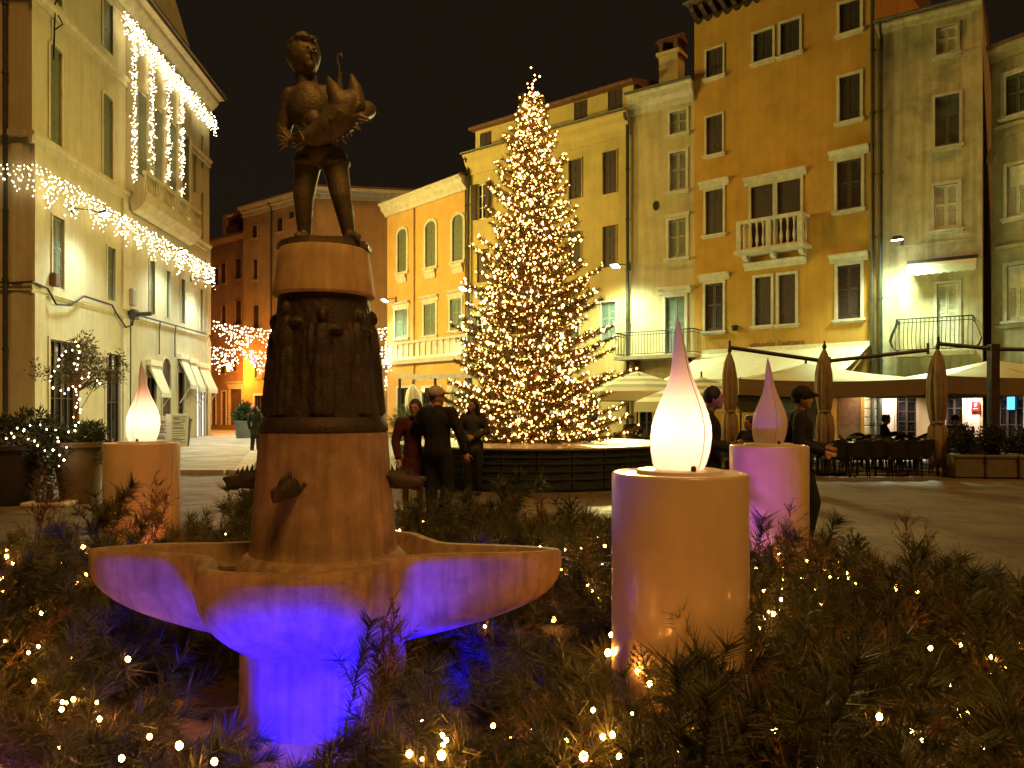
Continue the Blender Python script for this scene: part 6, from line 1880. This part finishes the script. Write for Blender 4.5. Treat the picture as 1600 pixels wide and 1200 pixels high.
# sandwich boards
M['board'] = mat('white_menu_board', (0.66, 0.64, 0.55), 0.5, var=0.05); M['ink'] = mat('menu_ink', (0.06, 0.055, 0.05), 0.7, var=0)
def aboard(px, py, h, w_, rz, label, seed):
    d = gd(py, .10); x, y, _ = gp(px, d); rs = random.Random(seed)
    r = empty('sandwich_board', (x, y, .10), rz, label, 'sandwich board', 'menu boards by the town hall')
    for s_ in (-1, 1):
        k = MB(); k.box(-w_/2, -.015, 0, w_/2, .015, h); o = k.build('panel', M['board'], r); o.rotation_euler = (R(10)*-s_, 0, 0); o.location = (0, .2*s_*1.0, 0)
        if s_ < 0:
            k = MB(); z = h*.92
            while z > h*.12:
                lw = w_*rs.uniform(.3, .8); k.box(-w_*.4, -.022, z-.022, -w_*.4+lw, -.0155, z); z -= rs.choice((.055, .055, .09))
            k.build('menu_lines', M['ink'], o)
aboard(251, 694, 1.15, .62, R(25), 'white menu board half hidden by the lit candle flame', 1)
aboard(277, 697, 1.25, .62, R(38), 'white menu board beside the tall black pot at the town hall', 2)
pot(289, 29.7, .24, .15, 1.05, 'tall tapered black pot beside the menu boards', 'pot_dark', .10, shrub=[((0, 0, .98), (.2, .2, .1), 200, .1, .02)], sm='shrub', seed=6)
pot(380, 38.0, .42, .32, .95, 'grey pot with green plant at the mouth of the lane', 'pot_grey', 0, shrub=[((0, 0, 1.2), (.45, .4, .35), 700, .2, .04), ((0.1, 0, 1.55), (.25, .25, .3), 300, .22, .035)], seed=7)
# cafe in front of the orange house: pergola, folded pale parasols, grasses
pg = empty('pergola', (P(622, 0, 36).x, 36, 0), R(-12), 'white beam pergola in front of the orange house', 'pergola')
k = MB(); k.box(0, 0, 2.95, 3.6, .12, 3.15); k.build('beam', M['stone_white'], pg)
for x in (0.06, 1.8, 3.5):
    k = MB(); k.box(x-.05, .01, 0, x+.05, .11, 2.948); k.build('post', M['iron'], pg)
for x in (0.3, 1.3, 2.3, 3.3):
    k = MB(); k.box(x-.04, .121, 2.98, x+.04, 2.5, 3.1); k.build('rafter', M['stone_white'], pg)
closed_parasol(645, 34, 600, 686, 'folded pale parasol left of the man with the cap', 'fold_cloth_pale', r0=.36, seed=11)
closed_parasol(711, 33, 598, 690, 'folded pale parasol with dark lettering left of the tree', 'fold_cloth_pale', r0=.42, seed=12)
for i, (px, d) in enumerate(((628, 24), (637, 25))):
    pot(px, d, .22, .17, .5, ['pot of tall grass beside the pedestal', 'second pot of tall grass behind the couple'][i], 'pot_grey', 0, shrub=[((0, 0, .95), (.25, .25, .5), 420, .35, .012)], seed=20+i)

# ================================================================== EVERGREEN BED
M['needle_pine'] = leafmat('pine_needles', (0.022, 0.028, 0.009), (0.10, 0.105, 0.035), 0.55, 0.15)
M['needle_fir'] = leafmat('fir_needles', (0.012, 0.020, 0.009), (0.060, 0.072, 0.028), 0.5, 0.1)
M['needle_dry'] = leafmat('dry_brown_sprays', (0.085, 0.045, 0.018), (0.22, 0.125, 0.045), 0.65, 0.15)
M['twig'] = mat('brown_twigs', (0.10, 0.055, 0.028), 0.8, var=0.3, scale=20)
M['mulch'] = mat('dark_mulch', (0.020, 0.015, 0.010), 0.95, var=0.5, scale=14, bump=0.8, bscale=30)
BX, BY, BR = FX+.15, FY+.25, 4.05
def bed_r(a):
    return BR*(1+.03*math.sin(3*a+1)+.02*math.sin(7*a))
def bed_inside(x, y, m=0.0):
    a = math.atan2(y-BY, x-BX)
    return math.hypot(x-BX, y-BY) < bed_r(a)-m and y > 1.55
def bed_h(x, y):
    r = math.hypot(x-BX, y-BY)/BR
    h = .36*max(0, 1-r**6)+.05*math.sin(x*2.1+.6)*math.sin(y*1.7)
    dx, dy = x-FX, y-FY
    q = math.hypot(dx/1.55, dy/.85)
    h *= min(1, max(.12, (q-.55)/.6))         # hollow round the fountain foot
    if y < FY and abs(dx-.1) < .95: h *= .35+.65*min(1, max(0, (abs(dx-.1)-.45)/.5))
    return max(.01, h)
# mulch sheet below the boughs
mb = MB(); na, nr = 64, 16; vs = []
for j in range(nr+1):
    for i in range(na):
        a = 2*PI*i/na; r = bed_r(a)*j/nr
        x, y = BX+r*math.cos(a), max(1.5, BY+r*math.sin(a)); vs.append((x, y, bed_h(x, y)*.45*(1 if j < nr else 0)+.006))
mb.add(vs, [(j*na+i, j*na+(i+1) % na, (j+1)*na+(i+1) % na, (j+1)*na+i) for j in range(nr) for i in range(na)])
mb.build('planting_bed', M['mulch'], kind='structure', smooth=180)

def sprig(kind, rs):
    """one bough in local coordinates (grows along +x): list of (material key, triangles (n,3,3))"""
    out = {'pine': [], 'fir': [], 'dry': [], 'twig': []}
    def twig(p, q, r):
        p = np.array(p); q = np.array(q); d = q-p; s1 = np.cross(d, (0, 0, 1.)); s1 = s1/(np.linalg.norm(s1)+1e-9)*r; s2 = np.cross(s1, d); s2 = s2/(np.linalg.norm(s2)+1e-9)*r
        tri = []
        for a, b in ((s1, s2), (s2, -s1), (-s1, -s2), (-s2, s1)): tri += [[p+a, p+b, q]]
        out['twig'].append(np.array(tri))
    if kind == 'pine':
        L = rs.uniform(.28, .5); nseg = 6; p = np.zeros(3); d = np.array((1, 0, .12))
        tl = []
        for i in range(nseg):
            q = p+d/np.linalg.norm(d)*L/nseg; twig(p, q, .005*(1-i/nseg)+.0015)
            if i > 0: needle_strip(p, q, 34, .10, .0026, tl, rs)
            d = d+rs.normal(0, .12, 3); p = q
        needle_strip(p-d*.01, p+d/np.linalg.norm(d)*.03, 44, .11, .0026, tl, rs)
        for sg in (-1, 1):
            b0 = np.array((L*rs.uniform(.3, .6), 0, .03)); b1 = b0+np.array((.12, sg*.12, rs.uniform(0, .08)))
            twig(b0, b1, .003); needle_strip(b0, b1, 44, .095, .0026, tl, rs); needle_strip(b1, b1+(b1-b0)*.15, 34, .10, .0026, tl, rs)
        out['pine'] = tl
    elif kind == 'fir':
        L = rs.uniform(.25, .42); tl = []
        twig((0, 0, 0), (L, 0, .04), .005)
        needle_strip((0.02, 0, 0), (L, 0, .04), 120, .030, .0032, tl, rs)
        for i in range(4):
            t = .25+.17*i
            for sg in (-1, 1):
                b0 = np.array((L*t, 0, .03*t)); ll = L*(.62-.45*t); b1 = b0+np.array((ll*.75, sg*ll*.7, rs.uniform(-.02, .03)))
                twig(b0, b1, .003); needle_strip(b0, b1, int(34+190*ll), .030, .0032, tl, rs)
        out['fir'] = tl
    else:
        tl = []
        L = rs.uniform(.25, .45)
        twig((0, 0, 0), (L, 0, .03), .004)
        for i in range(16):
            t = rs.uniform(.15, 1); b0 = np.array((L*t, 0, .03*t)); b1 = b0+np.array((rs.uniform(.03, .11), rs.uniform(-.1, .1), rs.uniform(-.03, .07)))
            twig(b0, b1, .0022)
            n = 9; tt = rs.uniform(0, 1, n)[:, None]; base = b0+(b1-b0)*tt; dd = (b1-b0)/np.linalg.norm(b1-b0)+rs.normal(0, .5, (n, 3)); ww = rs.normal(0, 1, (n, 3)); ww = np.cross(dd, ww); ww /= np.linalg.norm(ww, axis=1)[:, None]
            tl.append(np.stack([base-ww*.0028, base+ww*.0028, base+dd*.035], 1))
        out['dry'] = tl
    return {k_: (np.concatenate(v) if len(v) else None) for k_, v in out.items()}
rs = np.random.RandomState(77)
LIB = {k_: [sprig(k_, rs) for _ in range(9)] for k_ in ('pine', 'fir', 'dry')}
acc = {'pine': [], 'fir': [], 'dry': [], 'twig': []}
def rotm(yaw, pitch, roll):
    cy, sy, cp, sp, cr, sr = math.cos(yaw), math.sin(yaw), math.cos(pitch), math.sin(pitch), math.cos(roll), math.sin(roll)
    Rz = np.array(((cy, -sy, 0), (sy, cy, 0), (0, 0, 1))); Ry = np.array(((cp, 0, -sp), (0, 1, 0), (sp, 0, cp))); Rx = np.array(((1, 0, 0), (0, cr, -sr), (0, sr, cr)))
    return Rz @ Ry @ Rx
def place(kind, pos, yaw, pitch, roll, sc, acc):
    for k_, v in LIB[kind][rs.randint(9)].items():
        if v is not None: acc[k_].append((v.reshape(-1, 3) @ rotm(yaw, pitch, roll).T*sc+np.array(pos)).reshape(-1, 3, 3))
CPOS = [((1061-800)/F*3.45, 3.45), ((1201-800)/F*6.1, 6.1), ((222-800)/F*6.55, 6.55)]
n = 0; tries = 0
while n < 3000 and tries < 40000:
    tries += 1
    a = rs.uniform(0, 2*PI); r = BR*math.sqrt(rs.uniform())
    x, y = BX+r*math.cos(a), BY+r*math.sin(a)
    if not bed_inside(x, y, .12): continue
    if abs(x) > .78*y+.9: continue                       # well outside the view to either side
    if math.hypot((x-FX)/1.0, (y-FY)/.50) < 1 or (abs(x-FX) < 1.35 and FY+.38 < y < FY+.72 and rs.uniform() < .9): continue  # clear of the fountain foot and its spotlights
    if any(math.hypot(x-c[0], y-c[1]) < .31 for c in CPOS): continue
    if math.hypot(x-(FX+.06), y-(FY-.62)) < .27 or math.hypot(x-(FX+.58), y-(FY+.12)) < .2: continue
    if math.hypot(x-1.2, y-5.1) < .32 or math.hypot(x-1.5, y-5.5) < .25 or math.hypot(x+2.5, y-5.55) < .3 or math.hypot(x+2.75, y-5.95) < .25: continue
    dens = 1.0
    if rs.uniform() > dens: continue
    z = bed_h(x, y)*rs.uniform(.35, 1.0)
    u = rs.uniform(); kind = 'pine' if u < .46 else ('fir' if u < .74 else 'dry')
    outw = math.atan2(y-BY, x-BX)
    near_front = y < FY and abs(x-FX) < 1.3
    pit = rs.uniform(-.05, .75) if not near_front else rs.uniform(-.12, .20)
    if rs.uniform() < .14 and not near_front: pit = rs.uniform(.6, 1.15)
    place(kind, (x, y, z), rs.uniform(0, 2*PI), pit, rs.uniform(-.6, .6), rs.uniform(.7, 1.35), acc)
    n += 1
bed = empty('evergreen_boughs', (0, 0, 0), 0)
for k_, mm, nm in (('pine', 'needle_pine', 'pine_boughs'), ('fir', 'needle_fir', 'fir_boughs'), ('dry', 'needle_dry', 'dry_sprays'), ('twig', 'twig', 'twigs')):
    put(nm, tri_mesh(nm, np.concatenate(acc[k_])), M[mm], bed, kind='stuff')
tag(bed, 'dense bed of cut pine and fir boughs round the fountain', 'boughs', None, 'stuff')
# single boughs that stand out of the bed
def lone(px, py, d, kind, yaw, pitch, sc, label, num=1, spread=.25):
    ac = {'pine': [], 'fir': [], 'dry': [], 'twig': []}
    for q in range(num): place(kind, (rs.normal(0, .02), rs.normal(0, .02), 0), yaw+rs.normal(0, spread), pitch+rs.normal(0, spread*.6), rs.uniform(-1, 1), sc*rs.uniform(.85, 1.15), ac)
    p = P(px, py, d)
    r = empty('loose_bough', p, 0, label, 'bough', 'single boughs standing out of the bed')
    for k_, mm, nm in (('pine', 'needle_pine', 'needles'), ('fir', 'needle_fir', 'needles'), ('dry', 'needle_dry', 'dry_leaves'), ('twig', 'twig', 'twig')):
        if ac[k_]: put(nm, tri_mesh(nm, np.concatenate(ac[k_])), M[mm], r)
lone(590, 1140, 2.75, 'dry', R(60), R(66), 1.05, 'tall dry brown spray standing in front of the blue column', 5, .35)
lone(545, 1140, 2.7, 'pine', R(20), R(60), .8, 'pine bough leaning across the foot of the blue column', 2)
lone(1120, 1175, 2.75, 'fir', R(60), R(62), .85, 'stout fir twig in front of the nearest candle', 3, .35)
lone(1010, 1080, 3.02, 'fir', R(110), R(50), .5, 'small fir twig touching the edge of the nearest candle', 2)
lone(345, 845, 6.0, 'pine', R(25), R(48), 1.25, 'arching pine bough on the paving side left of the pedestal', 3, .2)
lone(240, 845, 6.1, 'dry', R(100), R(75), 1.1, 'dry spray in front of the lit candle by the pots', 4, .3)
lone(60, 850, 5.6, 'dry', R(70), R(60), 1.3, 'tangled dry spray at the left picture edge', 4, .4)
lone(140, 850, 5.8, 'pine', R(20), R(50), 1.1, 'pine bough before the clay pot', 3, .3)
lone(790, 832, 6.6, 'pine', R(70), R(60), 1.1, 'pine bough standing up below the tree planter', 3, .35)
lone(900, 840, 6.4, 'fir', R(100), R(70), 1.0, 'fir bough standing up beside the nearest candle', 3, .3)
lone(845, 835, 6.5, 'dry', R(80), R(75), .9, 'dry spray between basin and nearest candle', 3, .3)
lone(690, 835, 6.7, 'pine', R(140), R(45), .8, 'pine bough at the feet of the couple', 2, .3)
lone(1440, 915, 5.1, 'dry', R(85), R(62), 1.0, 'dry spray rising at the terrace side of the bed', 4, .3)
lone(1340, 905, 5.3, 'fir', R(80), R(55), 1.0, 'fir bough rising right of the unlit candle', 3, .3)
lone(1235, 885, 5.65, 'dry', R(95), R(70), .9, 'dry spray leaning on the unlit candle', 4, .35)
# fairy lights scattered through the boughs
pts = []
tries = 0
while len(pts) < 420 and tries < 20000:
    tries += 1
    a = rs.uniform(0, 2*PI); r = BR*math.sqrt(rs.uniform())
    x, y = BX+r*math.cos(a), BY+r*math.sin(a)
    if not bed_inside(x, y, .2) or abs(x) > .72*y+.4: continue
    if math.hypot((x-FX)/1.2, (y-FY)/.62) < 1: continue
    if any(math.hypot(x-c[0], y-c[1]) < .315 for c in CPOS): continue
    if math.sin(x*3.1+1)*math.sin(y*2.7)+rs.uniform(-.8, .8) < .1: continue
    pts.append((x, y, bed_h(x, y)*rs.uniform(.6, 1.0)+rs.uniform(.06, .22)))
cl = []
for (px, py, d) in ((690, 1180, 2.55), (640, 1178, 2.55), (912, 1182, 2.5), (1080, 1172, 3.06), (1095, 1150, 3.09), (1125, 1178, 3.05), (1100, 1190, 2.9), (1345, 1040, 3.5), (1352, 1044, 3.5), (1362, 1042, 3.5), (1210, 1140, 2.9), (1500, 1120, 3.0), (1510, 1112, 3.05), (1455, 1165, 2.75), (1535, 1170, 2.7), (1350, 1095, 3.1), (1190, 882, 5.75), (1195, 880, 5.76), (1245, 905, 5.5), (950, 1020, 3.45), (955, 992, 3.5), (865, 968, 4.6), (130, 855, 5.3), (10, 870, 5.0), (20, 880, 4.9), (60, 1010, 3.6), (200, 1030, 3.5), (10, 860, 5.2), (280, 1165, 2.6), (190, 1185, 2.5), (335, 1190, 2.5), (780, 1048, 4.2), (720, 1045, 4.3), (820, 1045, 4.2)):
    cl.append(tuple(P(px, py, d)))
root = empty('bed_lights', (0, 0, 0), 0, 'warm fairy lights scattered through the evergreen bed', 'string lights')
put('bulbs', bulb_mesh('bulbs', pts, .0074, .5, 3, True), M['bulb_bed'], root, kind='stuff')
put('clear_bulbs', bulb_mesh('clear_bulbs', cl, .0105, .4, 4, True), M['bulb_bed'], root, kind='stuff')
k = MB()
for q in range(0, len(pts)-1, 1):
    a, b = Vector(pts[q]), Vector(pts[q+1])
    if (a-b).length < .8: k.tube([a, (a+b)/2-Vector((0, 0, .05)), b], .0025, 3, cap=False)
k.build('wire', M['cable'], root)
import OpenImageIO as oiio, numpy as np
b=oiio.ImageBuf('/workdir/render_main.png'); a=b.get_pixels(oiio.UINT8); s=a.shape[1]/1600
T=dict(tall=((1190,220),(135,93,5)),shaft=((500,800),(100,48,18)),hallup=((140,245),(168,143,65)),hallw=((140,420),(224,236,200)),candle=((1060,870),(135,68,0)),plazaR=((1480,790),(90,62,20)),yellow=((932,338),(200,157,36)),drum=((500,415),(150,92,18)))
for n,((x,y),t) in T.items():
    x=int(x*s);y=int(y*s); print(n,a[y-2:y+3,x-2:x+3,:3].reshape(-1,3).mean(0).astype(int),'target',t)
